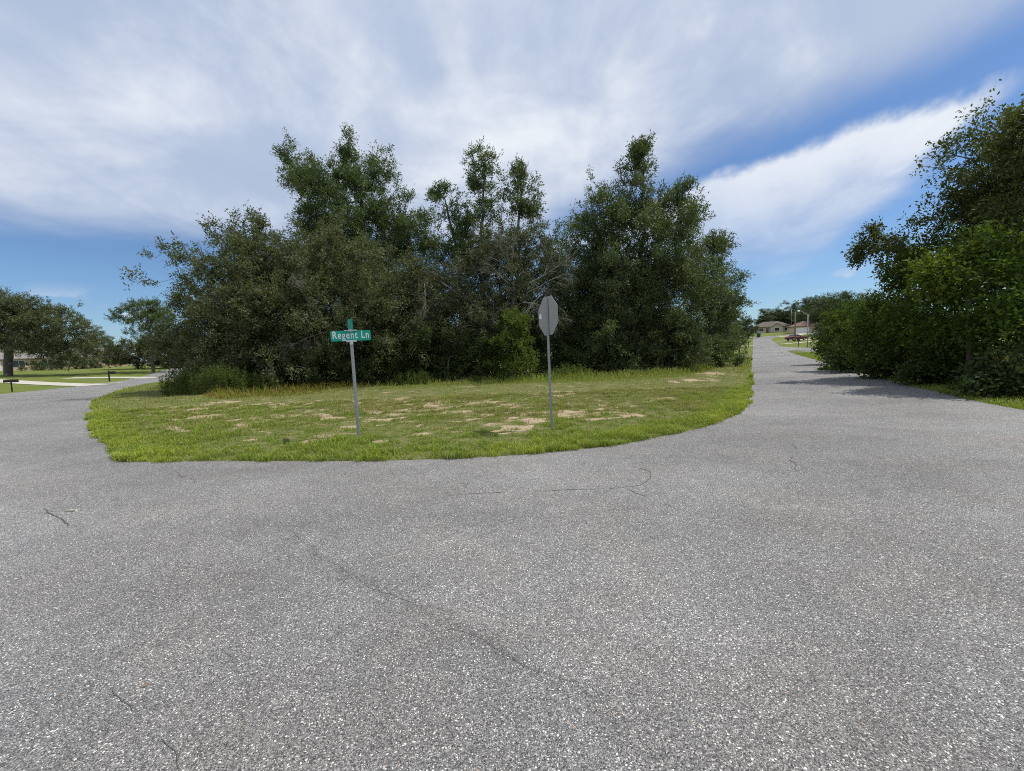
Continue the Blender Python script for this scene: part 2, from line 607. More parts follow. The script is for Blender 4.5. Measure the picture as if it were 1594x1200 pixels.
M = dict(
    asphalt=asphalt_mat(), ground=ground_mat(), lot=lot_mat(),
    blade=color_attr_mat('grass_blade', 0.3), weed=color_attr_mat('weed_blade', 0.3),
    crack=plain('crack_dark', (0.08, 0.078, 0.075), 0.95, scale=60),
    concrete=plain('concrete', (0.50, 0.465, 0.39), 0.9, var=0.1, scale=3, bump=0.3),
    galv=plain('galvanised_steel', (0.34, 0.36, 0.38), 0.5, 0.55, 0.14, 30),
    signback=plain('bare_aluminium', (0.36, 0.345, 0.33), 0.55, 0.35, 0.06, 9),
    signred=plain('sign_red', (0.5, 0.02, 0.025), 0.4),
    signgreen=plain('sign_green', (0.004, 0.33, 0.25), 0.4, var=0.06, scale=8),
    signwhite=plain('sign_white', (0.82, 0.84, 0.84), 0.4, var=0.03),
    bracket=plain('cast_bracket', (0.50, 0.51, 0.53), 0.45, 0.4),
    white=plain('white_paint', (0.78, 0.77, 0.74), 0.5),
    black=plain('black_plastic', (0.018, 0.018, 0.02), 0.5),
    wood=plain('weathered_wood', (0.20, 0.145, 0.10), 0.85, scale=6),
    tan=plain('tan_stucco', (0.56, 0.42, 0.28), 0.9, scale=5),
    cream=plain('pale_stucco', (0.56, 0.49, 0.40), 0.9, scale=5),
    shingle_b=plain('brown_shingle', (0.13, 0.105, 0.09), 0.9, var=.25, scale=6),
    shingle_r=plain('reddish_shingle', (0.165, 0.105, 0.08), 0.9, var=.25, scale=6),
    shingle_g=plain('grey_shingle', (0.22, 0.20, 0.19), 0.9, var=.25, scale=6),
    pane=plain('window_glass', (0.03, 0.035, 0.04), 0.08, spec=0.6),
    maroon=plain('maroon_paint', (0.12, 0.008, 0.016), 0.3, 0.2, 0.04, coat=0.6),
    silver=plain('silver_paint', (0.42, 0.43, 0.44), 0.3, 0.4, 0.04, coat=0.6),
    tyre=plain('tyre_rubber', (0.02, 0.02, 0.02), 0.85),
    rim=plain('wheel_rim', (0.5, 0.5, 0.5), 0.3, 0.8),
    redlens=plain('red_lens', (0.35, 0.01, 0.01), 0.2),
    clear=plain('clear_lens', (0.75, 0.75, 0.72), 0.15),
    teal=plain('teal_plastic', (0.012, 0.07, 0.085), 0.5),
    blue=plain('blue_plastic', (0.10, 0.22, 0.40), 0.5),
    bark=bark_mat('oak_bark', (0.05, 0.042, 0.034), (0.13, 0.115, 0.095)),
    lichen=bark_mat('lichen_twig', (0.15, 0.14, 0.115), (0.27, 0.255, 0.22)),
    olive=leaf_mat('leaf_olive', (0.050, 0.067, 0.026), (0.156, 0.172, 0.078), 0.26, 0.3, 0.55),
    oak=leaf_mat('leaf_oak', (0.044, 0.074, 0.023), (0.130, 0.170, 0.060), 0.30, 0.3, 0.5),
    laurel=leaf_mat('leaf_laurel', (0.046, 0.074, 0.028), (0.135, 0.164, 0.066), 0.30, 0.3, 0.5),
    grey=leaf_mat('leaf_greyish', (0.052, 0.066, 0.028), (0.130, 0.140, 0.070), 0.22, 0.3, 0.6),
    bright=leaf_mat('leaf_bright', (0.050, 0.085, 0.016), (0.135, 0.180, 0.036), 0.36, 0.15, 0.6),
    shrub=leaf_mat('leaf_shrub', (0.030, 0.052, 0.017), (0.086, 0.112, 0.038), 0.25, 0.15, 0.6),
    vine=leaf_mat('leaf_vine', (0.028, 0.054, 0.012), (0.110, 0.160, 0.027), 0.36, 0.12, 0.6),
    hickory=leaf_mat('leaf_broad', (0.038, 0.060, 0.017), (0.125, 0.138, 0.040), 0.30, 0.2, 0.55),
    sunny=leaf_mat('leaf_vine_painted_sun', (0.050, 0.085, 0.014), (0.165, 0.215, 0.034), 0.40, 0.12, 0.6),  # vine leaf colours lightened, so sunlight on the thicket top is painted in
    far=leaf_mat('leaf_far', (0.038, 0.062, 0.024), (0.095, 0.125, 0.046), 0.2, 0.3, 0.6),
    fennel=leaf_mat('leaf_fennel', (0.065, 0.105, 0.022), (0.16, 0.20, 0.05), 0.35, 0.25, 0.6),
)

# ------------------------------------------------------------------ ground sheet
def build_ground():
    rings = [0.0, 2.0]
    while rings[-1] < 1600:
        rings.append(rings[-1] * 1.045 + 0.15)
    S = 256
    th = np.linspace(0, 2 * np.pi, S, endpoint=False)
    V = [np.array([[0, 0, -0.03]])]
    for r in rings[1:]:
        x, y = r * np.sin(th), r * np.cos(th)
        V.append(np.c_[x, y, H(x, y) - 0.03])
    V = np.concatenate(V)
    i = np.arange(S)
    j = (i + 1) % S
    tri = np.c_[np.zeros(S, int), 1 + j, 1 + i]
    q = [np.c_[1 + k * S + i, 1 + k * S + j, 1 + (k + 1) * S + j, 1 + (k + 1) * S + i] for k in range(len(rings) - 2)]
    me = np_mesh('ground', V, [tri, np.concatenate(q)[:, ::-1][:, ::-1]], M['ground'], smooth=True)
    tag(link('ground', me), kind='structure')


build_ground()

# ------------------------------------------------------------------ road: one surface from the left arm round to the right arm
def spline(P, n):
    """Catmull-Rom through the control points, n samples per span"""
    P = np.asarray(P, float)
    Q = np.vstack([2 * P[0] - P[1], P, 2 * P[-1] - P[-2]])
    out = []
    for k in range(1, len(Q) - 2):
        p0, p1, p2, p3 = Q[k - 1], Q[k], Q[k + 1], Q[k + 2]
        t = np.linspace(0, 1, n, endpoint=False)[:, None]
        out.append(0.5 * (2 * p1 + (p2 - p0) * t + (2 * p0 - 5 * p1 + 4 * p2 - p3) * t ** 2 + (3 * p1 - p0 - 3 * p2 + p3) * t ** 3))
    out.append(P[-1:])
    return np.concatenate(out)


LU = np.array([-0.49, 0.872])          # direction of the left arm
PAIRS = [  # (edge of the grassy corner lot, far edge of the road)
    ((-78.0, 118.0), (-84.0, 115.0)),
    ((-43.4, 55.8), (-49.2, 52.4)),
    ((-34.2, 39.6), (-45.4, 45.0)),
    ((-29.0, 31.6), (-43.0, 40.0)),
    ((-22.8, 23.6), (-41.4, 36.0)),
    ((-17.4, 17.8), (-40.3, 32.6)),
    ((-13.6, 13.7), (-40.3, 24.0)),
    ((-10.6, 10.75), (-40.0, 10.0)),
    ((-8.55, 8.95), (-36.0, -2.0)),
    ((-7.35, 7.85), (-26.0, -8.0)),
    ((-6.75, 7.38), (-18.0, -9.0)),
    ((-5.6, 7.18), (-12.0, -9.0)),
    ((-4.24, 6.97), (-8.0, -9.0)),
    ((-2.03, 6.65), (-3.0, -9.0)),
    ((-0.9, 6.62), (1.0, -8.5)),
    ((0.5, 6.79), (5.0, -7.0)),
    ((1.85, 7.22), (8.4, -4.0)),
    ((3.48, 8.22), (9.7, 0.0)),
    ((4.9, 9.53), (10.1, 4.5)),
    ((6.0, 11.0), (10.6, 8.7)),
    ((7.1, 12.8), (12.3, 12.4)),
    ((8.7, 15.6), (14.2, 15.9)),
    ((10.9, 19.5), (16.9, 20.7)),
    ((15.2, 27.2), (20.8, 27.6)),
    ((24.05, 42.9), (29.4, 42.5)),
    ((44.2, 78.7), (49.4, 78.0)),
    ((72.0, 128.0), (77.2, 127.5)),
    ((87.5, 155.6), (94.6, 153.0)),
]
NS = 14
INNER = spline([p[0] for p in PAIRS], NS)
OUTER = spline([p[1] for p in PAIRS], NS)
# a ragged edge where the grass meets the asphalt
_s = np.cumsum(np.r_[0, np.hypot(*np.diff(INNER, axis=0).T)])
_d = np.gradient(INNER, axis=0)
_d /= np.linalg.norm(_d, axis=1)[:, None]
INNER = INNER + np.c_[-_d[:, 1], _d[:, 0]] * ((fbm(_s * 1.6, _s * 0, 5) - .5) * 0.10)[:, None]


def ribbon(name, A, B, nx, mat, lift, parent=None):
    t = np.linspace(0, 1, nx)[None, :, None]
    P = A[:, None] * (1 - t) + B[:, None] * t
    n = len(A)
    P = P.reshape(-1, 2)
    V = np.c_[P, H(P[:, 0], P[:, 1]) + lift]
    i, j = np.meshgrid(np.arange(n - 1), np.arange(nx - 1), indexing='ij')
    a = (i * nx + j).ravel()
    F = np.c_[a, a + nx, a + nx + 1, a + 1]
    me = np_mesh(name, V, F, mat, smooth=True)
    return link(name, me, parent)


road = tag(ribbon('road', INNER, OUTER, 34, M['asphalt'], 0.0), kind='structure')


def strip(name, pts, w, mat, lift, n=10, parent=None, w1=None):
    C = spline(pts, n)
    d = np.gradient(C, axis=0)
    d /= np.linalg.norm(d, axis=1)[:, None]
    nn = np.c_[-d[:, 1], d[:, 0]]
    ww = np.linspace(w, w1 or w, len(C))[:, None] / 2
    return ribbon(name, C + nn * ww, C - nn * ww, 5, mat, lift, parent)


# side street and the cross street at the top of the right arm
tag(ribbon('side_street', spline([gp(1208, 536.5), gp(1216, 539.3), gp(1232, 540.6), gp(1257, 541.2), gp(1310, 540.2)], 12), spline([gp(1222, 552), gp(1233, 551), gp(1250, 548.6), gp(1276, 546.2), gp(1310, 544.2)], 12), 6, M['asphalt'], 0.008), kind='structure')
tag(strip('cross_street', [(52, 170), (70, 163), (89, 157.5), (100, 158), (112, 160)], 6.0, M['asphalt'], 0.010), kind='structure')


def drive(name, pts, w, lift=0.02, w1=None):
    return tag(strip(name, pts, w, M['concrete'], lift, w1=w1), kind='structure')


drive('driveway', [gp(1207, 531.3), gp(1222, 530.8), gp(1242, 530), gp(1262, 527.5)], 2.4)
drive('driveway', [gp(1212, 536), gp(1232, 534.5), gp(1255, 532.3), gp(1282, 529.5)], 1.6, 0.024)
drive('driveway', [(92.5, 149.8), (99, 152), (106, 158), (112, 166), (116, 172)], 3.4, 0.02)
drive('driveway', [gp(1173, 538.3), gp(1166, 538.6), gp(1155, 538.8), gp(1135, 539)], 2.6)
drive('driveway', [gp(152, 599.6), gp(100, 598.2), gp(55, 596.3), gp(0, 593), gp(-60, 590)], 2.8, 0.02, 2.6)
drive('driveway', [gp(240, 588.2), gp(195, 587.6), gp(150, 588), gp(105, 588.6)], 2.4, 0.02)
tag(MB().box(-1.6, 1.6, -0.5, 0.5, -0.06, 0.05).build('concrete_slab', M['concrete'], loc=(-47.6, 50.2, 0)), kind='structure').rotation_euler = (0, 0, R(20))

# cracks in the asphalt
rng = np.random.default_rng(11)


def crack(pts, w=0.011, gap=.3, jit=0.022):
    C = spline(pts, 40)
    s = np.cumsum(np.r_[0, np.hypot(*np.diff(C, axis=0).T)])
    d = np.gradient(C, axis=0)
    d /= np.linalg.norm(d, axis=1)[:, None] + 1e-9
    nn = np.c_[-d[:, 1], d[:, 0]]
    sd = rng.integers(1000)
    C = C + nn * ((fbm(s * 4, s * 0 + sd, 3) - .5) * 4 * jit)[:, None]
    ww = w * (0.25 + 1.2 * fbm(s * 9, s * 0 + sd, 9)) * np.minimum(1, np.minimum(s, s[-1] - s) * 5 + .12)
    on = fbm(s * 1.7, s * 0 + sd + 40, 13, 3) > gap
    A, B = C + nn * ww[:, None] / 2, C - nn * ww[:, None] / 2
    i = 0
    while i < len(s):
        j = i
        while j < len(s) and on[j] == on[i]:
            j += 1
        if on[i] and j - i > 2:
            ribbon('crack', A[i:j], B[i:j], 2, M['crack'], 0.004, road)
        i = j


for pts, w in [
    ([(1.55, 5.75), (1.72, 5.5), (1.62, 5.1), (1.22, 4.86), (0.7, 4.86), (0.0, 4.88), (-0.8, 4.87)], 0.010),
    ([(1.22, 4.86), (1.36, 4.62), (1.5, 4.3), (1.56, 4.1)], 0.011),
    ([(4.35, 6.6), (4.2, 6.31), (3.8, 5.8), (3.5, 5.2)], 0.011),
    ([(3.85, 5.35), (3.3, 5.25), (2.7, 5.2)], 0.007),
    ([(-5.6, 5.0), (-5.1, 4.65), (-4.61, 4.33)], 0.014),
    ([(-4.61, 4.33), (-4.1, 4.45), (-3.4, 4.55), (-2.4, 4.95)], 0.007),
    ([(-5.3, 6.6), (-4.9, 6.2), (-4.5, 5.95)], 0.010),
    ([(-4.1, 5.4), (-3.6, 5.1), (-3.12, 4.82), (-2.85, 4.5), (-2.2, 4.0), (-1.75, 3.55), (-1.2, 3.05), (-0.71, 2.69), (-0.35, 2.4), (0.11, 2.03), (.7, 1.75)], 0.0045),
    ([(-3.12, 4.82), (-2.4, 5.3), (-1.6, 5.75), (-1.0, 6.2)], 0.006),
    ([(-2.36, 2.25), (-2.1, 2.05), (-1.85, 1.88), (-1.58, 1.75), (-1.3, 1.55)], 0.005),
    ([(-3.5, 4.1), (-3.3, 3.9), (-3.2, 3.7)], 0.007),
]:
    crack(pts, w * (.8 if w >= .010 else .55), .5 if w < .0085 else .36)

# ------------------------------------------------------------------ the grassy corner lot
LOT = INNER[(INNER[:, 1] < 72)]
sel = (INNER[:, 1] < 72)


def inside(P, poly):
    x, y = P[:, 0], P[:, 1]
    c = np.zeros(len(P), bool)
    xs, ys = poly[:, 0], poly[:, 1]
    j = len(poly) - 1
    for i in range(len(poly)):
        cond = ((ys[i] > y) != (ys[j] > y)) & (x < (xs[j] - xs[i]) * (y - ys[i]) / (ys[j] - ys[i] + 1e-12) + xs[i])
        c ^= cond
        j = i
    return c


def edge_dist(P):
    d = np.full(len(P), 1e9)
    A, B = INNER[:-1], INNER[1:]
    for s in range(0, len(P), 20000):
        Q = P[s:s + 20000]
        best = np.full(len(Q), 1e9)
        for a, b in zip(A, B):
            if min(a[1], b[1]) > 75:
                continue
            ab = b - a
            t = np.clip(((Q - a) @ ab) / (ab @ ab), 0, 1)
            best = np.minimum(best, np.hypot(*(Q - a - t[:, None] * ab).T))
        d[s:s + 20000] = best
    return d


PATCH = [  # bare sandy spots: photo point, half width and half depth in metres
    (800, 668, .55, .55), (778, 680, .30, .2), (300, 640, 1.7, .7), (385, 655, .9, .4), (440, 652, 1.1, .4), (320, 652, .8, .4),
    (560, 640, .8, .35), (600, 656, .5, .25), (520, 655, .6, .25), (640, 640, .7, .3), (710, 640, .5, .3), (880, 645, .7, .3),
    (840, 655, .5, .25), (1085, 634, .28, .25), (1110, 583, 1.0, 2.2), (1075, 594, 1.5, 1.2), (1140, 567, .8, 3.0), (478, 690, .2, .25),
    (250, 668, .5, .25), (385, 690, .3, .2), (545, 668, .3, .2), (690, 660, .4, .2), (940, 640, .5, .3), (410, 632, 1.5, .5), (350, 628, 1.2, .5),
    (500, 642, .9, .3), (760, 650, .4, .25), (930, 655, .5, .2), (1000, 650, .4, .2), (600, 690, .3, .15), (665, 678, .3, .15), (230, 620, 1., .5)]


def sand_of(P, ed):
    x, y = P[:, 0], P[:, 1]
    n = fbm(x * 1.5, y * 1.9, 21, 5)
    n2 = fbm(x * 0.32 + 9, y * 0.4, 31, 3)
    band = sst(8.3, 10.0, y) * (1 - sst(15.0, 20.0, y)) * (1 - sst(1.5, 5.5, x)) * sst(.5, 1.6, ed)
    v = sst(0.545, 0.65, fbm(x * 2.4, y * 3.4, 21, 5) + (n2 - 0.5) * 0.25) * band * 0.8
    v = np.maximum(v, sst(.66, .72, n + (n2 - .5) * .2) * sst(.5, 1.5, ed) * 0.6)
    wob = (fbm(x * 3.2, y * 3.8, 77, 5) - .42) * 3.4
    for px, py, a, b in PATCH:
        cx, cy = gp(px, py)
        q = np.hypot((x - cx) / a, (y - cy) / b)
        v = np.maximum(v, (1 - sst(0.5, 1.15, q + wob)) * .95)
    return v


def lot_z(x, y, ed):
    return H(x, y) + 0.012 + 0.03 * sst(0.0, .35, ed) + 0.10 * sst(0.3, 6, ed) * (fbm(x * .35, y * .35, 3, 3) - .25) + (fbm(x * 2.2, y * 2.2, 8, 2) - .5) * .03 * sst(.2, 1, ed)


def build_lot():
    poly = np.vstack([LOT])
    g = np.random.default_rng(3)

    def grid(x0, x1, y0, y1, st):
        xs, ys = np.meshgrid(np.arange(x0, x1, st), np.arange(y0, y1, st))
        P = np.c_[xs.ravel(), ys.ravel()]
        return P + g.uniform(-.3, .3, P.shape) * st
    P = np.vstack([grid(-12, 9, 6.2, 17.5, .13), grid(-26, 12, 9, 30, .42), grid(-60, 42, 17, 73, 1.6)])
    near = np.r_[np.ones(len(grid(-12, 9, 6.2, 17.5, .13))), np.zeros(len(P) - len(grid(-12, 9, 6.2, 17.5, .13)))].astype(bool)
    mid_in = (P[:, 0] > -12) & (P[:, 0] < 9) & (P[:, 1] < 17.5) & ~near
    P = P[~mid_in]
    P = P[inside(P, poly)]
    ed = edge_dist(P)
    P = P[ed > 0.07]
    B = poly
    allp = np.vstack([B, P])
    nb = len(B)
    verts = [Vector((float(a), float(b))) for a, b in allp]
    edges = [(i, (i + 1) % nb) for i in range(nb)]
    v, e, f, *_ = geometry.delaunay_2d_cdt(verts, edges, [list(range(nb))], 1, 1e-5)
    P2 = np.array([(q.x, q.y) for q in v])
    F = np.array([list(q) for q in f if len(q) == 3])
    ed = edge_dist(P2)
    z = lot_z(P2[:, 0], P2[:, 1], ed)
    z = np.where(ed < 1e-3, H(P2[:, 0], P2[:, 1]) - 0.01, z)
    a, b, c = P2[F[:, 0]], P2[F[:, 1]], P2[F[:, 2]]
    area = (b[:, 0] - a[:, 0]) * (c[:, 1] - a[:, 1]) - (b[:, 1] - a[:, 1]) * (c[:, 0] - a[:, 0])
    F = np.where((area < 0)[:, None], F[:, ::-1], F)
    me = np_mesh('lawn', np.c_[P2, z], F, M['lot'], {'sand': sand_of(P2, ed)}, smooth=True)
    tag(link('lawn', me), kind='structure')


build_lot()


# ------------------------------------------------------------------ grass blades
def blades(P, z, h, w, colr, lean, g, bend=0.35):
    n = len(P)
    th = g.uniform(0, 2 * np.pi, n)
    lth = g.uniform(0, 2 * np.pi, n)
    s = np.c_[np.cos(th), np.sin(th), np.zeros(n)] * (w / 2)[:, None]
    L = np.c_[np.cos(lth), np.sin(lth), np.zeros(n)] * (h * lean)[:, None]
    base = np.c_[P, z]
    mid = base + L * 0.35 + np.c_[np.zeros((n, 2)), h * 0.6]
    tip = base + L + np.c_[np.zeros((n, 2)), h * (1 - bend * lean)]
    V = np.stack([base - s, base + s, mid + s * 0.75, mid - s * .75, tip], 1).reshape(-1, 3)
    i = np.arange(n) * 5
    Q = np.c_[i, i + 1, i + 2, i + 3]
    T = np.c_[i + 3, i + 2, i + 4]
    C = np.repeat(colr, 5, axis=0)
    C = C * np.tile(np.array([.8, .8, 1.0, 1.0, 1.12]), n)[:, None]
    return V, Q, T, C


def grass_colour(u, g, warm):
    """u 0..1 random; warm 0..1 share of dry straw"""
    n = len(u)
    c0, c1 = np.array([0.155, 0.238, 0.038]), np.array([0.39, 0.45, 0.060])
    c = c0 + (c1 - c0) * u[:, None]
    dry = g.uniform(0, 1, n) < warm
    st = np.array([0.40, 0.32, 0.17]) * g.uniform(.6, 1.15, n)[:, None]
    return np.where(dry[:, None], st, c)


def build_grass():
    g = np.random.default_rng(5)
    # candidate points: dense close to the camera
    N1, N2 = 520000, 170000
    A = np.c_[g.uniform(-16, 9.5, N1), g.uniform(6.3, 16, N1)]
    B = np.c_[g.uniform(-45, 32, N2), g.uniform(14, 50, N2)]
    P = np.vstack([A, B])
    P = P[inside(P, LOT)]
    az = np.degrees(np.arctan2(P[:, 0], P[:, 1]))
    P = P[(az > -52) & (az < 52) & ((P[:, 1] < 29) | (az < -32) | (az > 22))]
    ex = g.integers(0, len(LOT), 26000)
    ej = LOT[ex] + g.normal(0, .045, (26000, 2))
    ej = ej[(ej[:, 1] < 22) & (fbm(ej[:, 0] * 2.2, ej[:, 1] * 2.2, 66, 3) > .5)]
    P = np.vstack([P, ej])
    ed = edge_dist(P)
    sand = sand_of(P, ed)
    n = fbm(P[:, 0] * .9, P[:, 1] * .9, 41, 4)
    edge = 1 - sst(.15, 1.1, ed)
    dens = (0.42 + 0.45 * sst(.4, .65, n) + .6 * edge) * (1 - 0.80 * sst(.25, .7, sand))
    tuft = fbm(P[:, 0] * 5.5, P[:, 1] * 5.5, 91, 3)
    dens = dens * (0.35 + 1.1 * sst(.38, .62, tuft))
    keep = g.uniform(0, 1, len(P)) < dens
    tuft = tuft[keep]
    P, ed, sand, n, edge = P[keep], ed[keep], sand[keep], n[keep], edge[keep]
    m = len(P)
    rr = np.hypot(P[:, 0], P[:, 1])
    far = sst(12, 30, rr)
    h = g.uniform(.45, 1.2, m) * (0.055 + 0.045 * sst(.45, .7, n) + 0.030 * edge + .05 * far) * (.7 + .8 * sst(.4, .7, tuft))
    w = g.uniform(.007, .013, m) * (1 + 1.6 * far)
    band = sst(8.5, 11, P[:, 1]) * (1 - edge)
    warm = np.clip(0.07 + 0.14 * band + .35 * sand + 0.28 * sst(.52, .68, fbm(P[:, 0] * .5, P[:, 1] * .5, 55, 3)) * (1 - edge), 0, .75)
    en = fbm(P[:, 0] * 1.1, P[:, 1] * 1.1, 73, 3)
    u = np.clip(0.32 + .40 * edge * sst(.3, .6, en) + .25 * (n - .4) + g.normal(0, .18, m), 0, 1)
    c = grass_colour(u, g, warm)
    z = lot_z(P[:, 0], P[:, 1], ed) - .006
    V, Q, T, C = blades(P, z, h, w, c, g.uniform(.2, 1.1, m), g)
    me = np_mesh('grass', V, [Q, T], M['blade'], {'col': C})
    tag(link('grass', me), 'short patchy grass with straw coloured tufts on the sandy corner lot', 'grass', kind='stuff')
    print('grass blades', m)
    # rougher grass on the verges across the roads
    N = 40000
    t = g.uniform(0, 1, N)
    o = OUTER[(OUTER[:, 1] > 4) & (OUTER[:, 0] > 0)]
    s = np.cumsum(np.r_[0, np.hypot(*np.diff(o, axis=0).T)])
    q = t ** 1.8 * min(s[-1], 75)
    x, y = np.interp(q, s, o[:, 0]), np.interp(q, s, o[:, 1])
    d = np.gradient(o, axis=0)
    d /= np.linalg.norm(d, axis=1)[:, None]
    dx, dy = np.interp(q, s, d[:, 0]), np.interp(q, s, d[:, 1])
    off = np.abs(g.normal(0, 1, N)) * 0.9 - .04
    P = np.c_[x + dy * off, y - dx * off]
    m = len(P)
    h = g.uniform(.05, .16, m) * (1 + off * .5)
    c = grass_colour(g.uniform(0, .7, m), g, np.full(m, .15))
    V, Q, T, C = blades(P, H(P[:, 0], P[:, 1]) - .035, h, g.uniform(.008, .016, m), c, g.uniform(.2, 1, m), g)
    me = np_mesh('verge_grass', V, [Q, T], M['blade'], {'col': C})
    tag(link('verge_grass', me), 'strip of rough green grass along the road under the vine thicket', 'grass', kind='stuff')


build_grass()


# ------------------------------------------------------------------ trees
def unit(v):
    return v / (np.linalg.norm(v, axis=-1, keepdims=True) + 1e-9)


def sample_blobs(blobs, dens, g, shell=2.4, clump=6):
    """twig points gathered in clumps; clumps sit mostly toward the outside of each lobe"""
    P, O = [], []
    for c, r in blobs:
        n = max(6, int(dens * (r[0] * r[1] * r[2]) ** 0.72))
        k = max(3, int(n * .8 / clump))
        d = unit(g.normal(0, 1, (k, 3)))
        rad = g.uniform(0.0, 1, k) ** (1 / shell)
        bump = 1 + 0.20 * np.sin(d @ np.array([3.1, 2.3, 4.0]) * 2.2 + g.uniform(0, 6)) + g.normal(0, .08, k)
        cen = d * (rad * bump)[:, None] * r
        sig = 0.46 * np.cbrt(r[0] * r[1] * r[2]) / np.cbrt(k)
        m = g.integers(max(2, clump - 3), clump + 4, k)
        q = np.repeat(cen, m, 0) + g.normal(0, 1, (m.sum(), 3)) * sig * np.array([1, 1, .8]) * np.repeat(g.uniform(.6, 1.25, k), m)[:, None]
        fill = unit(g.normal(0, 1, (int(n * .2) + 1, 3))) * (g.uniform(0, 1, int(n * .2) + 1) ** .4)[:, None] * r * .85
        q = np.vstack([q, fill])
        P.append(c + q)
        O.append(unit(q / r ** 1.2 + 1e-6))
    return np.concatenate(P), np.concatenate(O)


def skeleton(trunk, P, g, step=0.75, wander=0.09, up_pen=0.7, path_w=0.16):
    """join the twig points to the trunk; returns nodes, parents"""
    cap = len(trunk) + len(P) * 14
    N = np.zeros((cap, 3))
    par = np.full(cap, -1)
    pl = np.zeros(cap)
    k = len(trunk)
    N[:k] = trunk
    for i in range(1, k):
        par[i] = i - 1
        pl[i] = pl[i - 1] + np.linalg.norm(trunk[i] - trunk[i - 1]) * 0.3
    d0 = np.min(np.linalg.norm(P[:, None] - trunk[None], axis=2), axis=1)
    tips = np.zeros(len(P), int)
    lo = min(3, k - 1)
    for i in np.argsort(d0):
        p = P[i]
        D = N[lo:k] - p
        dist = np.sqrt((D * D).sum(1))
        j = lo + int(np.argmin(dist + path_w * pl[lo:k] + up_pen * np.maximum(0, D[:, 2])))
        L = np.linalg.norm(p - N[j])
        m = max(1, min(12, int(L / step + .5)))
        prev = j
        a = N[j].copy()
        side = g.normal(0, 1, 3) * L * 0.07
        for s in range(1, m + 1):
            f = s / m
            q = a + (p - a) * f + side * math.sin(math.pi * f) + np.array([0, 0, .10 * L * math.sin(math.pi * f)])
            if s < m:
                q = q + g.normal(0, wander, 3) * step
            N[k] = q
            par[k] = prev
            pl[k] = pl[prev] + L / m
            prev = k
            k += 1
        tips[i] = prev
    return N[:k], par[:k], tips


def limb_radii(N, par, tip_r, base_r, power=2.35):
    n = len(N)
    acc = np.zeros(n)
    has = np.zeros(n, bool)
    for i in range(n - 1, 0, -1):
        if not has[i]:
            acc[i] = tip_r ** power
        acc[par[i]] += acc[i]
        has[par[i]] = True
    r = acc ** (1 / power)
    f = base_r / max(r[0], 1e-6)
    # grow the thick end to the wanted girth, leave the twigs as they are
    return r * (1 + (f - 1) * (r / r[0]) ** 0.6)


def limb_mesh(N, par, r):
    V, F = [], []
    e = np.arange(1, len(N))
    e = e[par[e] >= 0]
    base = 0
    for lo, hi, n in ((0.05, 9, 9), (0.018, 0.05, 5), (0, .018, 3)):
        s = e[(r[e] >= lo) & (r[e] < hi)]
        if not len(s):
            continue
        a, b = N[par[s]], N[s]
        t = unit(b - a)
        ref = np.where(np.abs(t[:, 2:3]) < .9, np.array([[0, 0, 1.0]]), np.array([[1.0, 0, 0]]))
        u = unit(np.cross(t, ref))
        w = np.cross(t, u)
        ra, rb = np.minimum(r[par[s]], r[s] * 1.35 + .004), r[s]
        ra = np.where(r[par[s]] > r[s] * 1.35 + .004, ra, r[par[s]])
        ang = np.arange(n) * 2 * np.pi / n
        ring = u[:, None] * np.cos(ang)[None, :, None] + w[:, None] * np.sin(ang)[None, :, None]
        A = (a - t * ra[:, None] * .4)[:, None] + ring * ra[:, None, None]
        B = b[:, None] + ring * rb[:, None, None]
        V.append(np.concatenate([A, B], 1).reshape(-1, 3))
        i = (np.arange(len(s)) * 2 * n)[:, None] + base
        k = np.arange(n)[None]
        k2 = (k + 1) % n
        F.append(np.stack([i + k, i + k2, i + n + k2, i + n + k], -1).reshape(-1, 4))
        base += len(s) * 2 * n
    return np.concatenate(V), np.concatenate(F)


def leaf_cloud(P, O, g, twigs, leaves, twig_len, L, W, up=0.3, out=0.8, spread=0.8, droop=0.0, flat=.6, tri=False):
    """sprays of leaves at the twig points P with outward directions O"""
    n = len(P)
    T = unit(O[:, None] * out + np.array([0, 0, up]) + g.normal(0, spread, (n, twigs, 3)) * 0.8)
    tl = twig_len * g.uniform(.55, 1.3, (n, twigs))
    f = g.uniform(0.05, 1.0, (n, twigs, leaves)) ** 0.8
    pos = P[:, None, None] + (T * tl[..., None])[:, :, None] * f[..., None]
    pos = pos + g.normal(0, 0.05 + .05 * twig_len, pos.shape)
    pos[..., 2] -= droop * (f * tl[..., None]) ** 2
    ax = unit(T[:, :, None] * 0.75 + g.normal(0, 0.75, pos.shape) + np.array([0, 0, -droop * .4]))
    nr = unit(g.normal(0, 1, pos.shape) * (1 - flat) * 1.3 + np.array([0, 0, flat]) + O[:, None, None] * .25)
    sd = unit(np.cross(ax, nr))
    nr = np.cross(sd, ax)
    s = g.uniform(.65, 1.25, f.shape)[..., None]
    pos, ax, sd, nr, s = (q.reshape(-1, q.shape[-1]) for q in (pos, ax, sd, nr, s))
    l, w = L * s, W * s
    m = len(pos)
    if tri:
        V = np.stack([pos - sd * w * .08, pos + ax * l * .5 + sd * w * .62, pos + ax * l - sd * w * .2], 1)
        F = np.arange(m * 3).reshape(-1, 3)
    else:
        V = np.stack([pos, pos + ax * l * .5 + sd * w * .5 + nr * w * .12, pos + ax * l, pos + ax * l * .5 - sd * w * .5 + nr * w * .12], 1)
        F = np.arange(m * 4).reshape(-1, 4)
    rnd = np.repeat(np.clip(g.uniform(0, 1, m), 0, 1), F.shape[1])
    tw0 = np.repeat(P[:, None], twigs, 1).reshape(-1, 3)
    tw1 = tw0 + (T * tl[..., None]).reshape(-1, 3)
    return V.reshape(-1, 3), F, rnd, tw0, tw1


TRIS = [0]


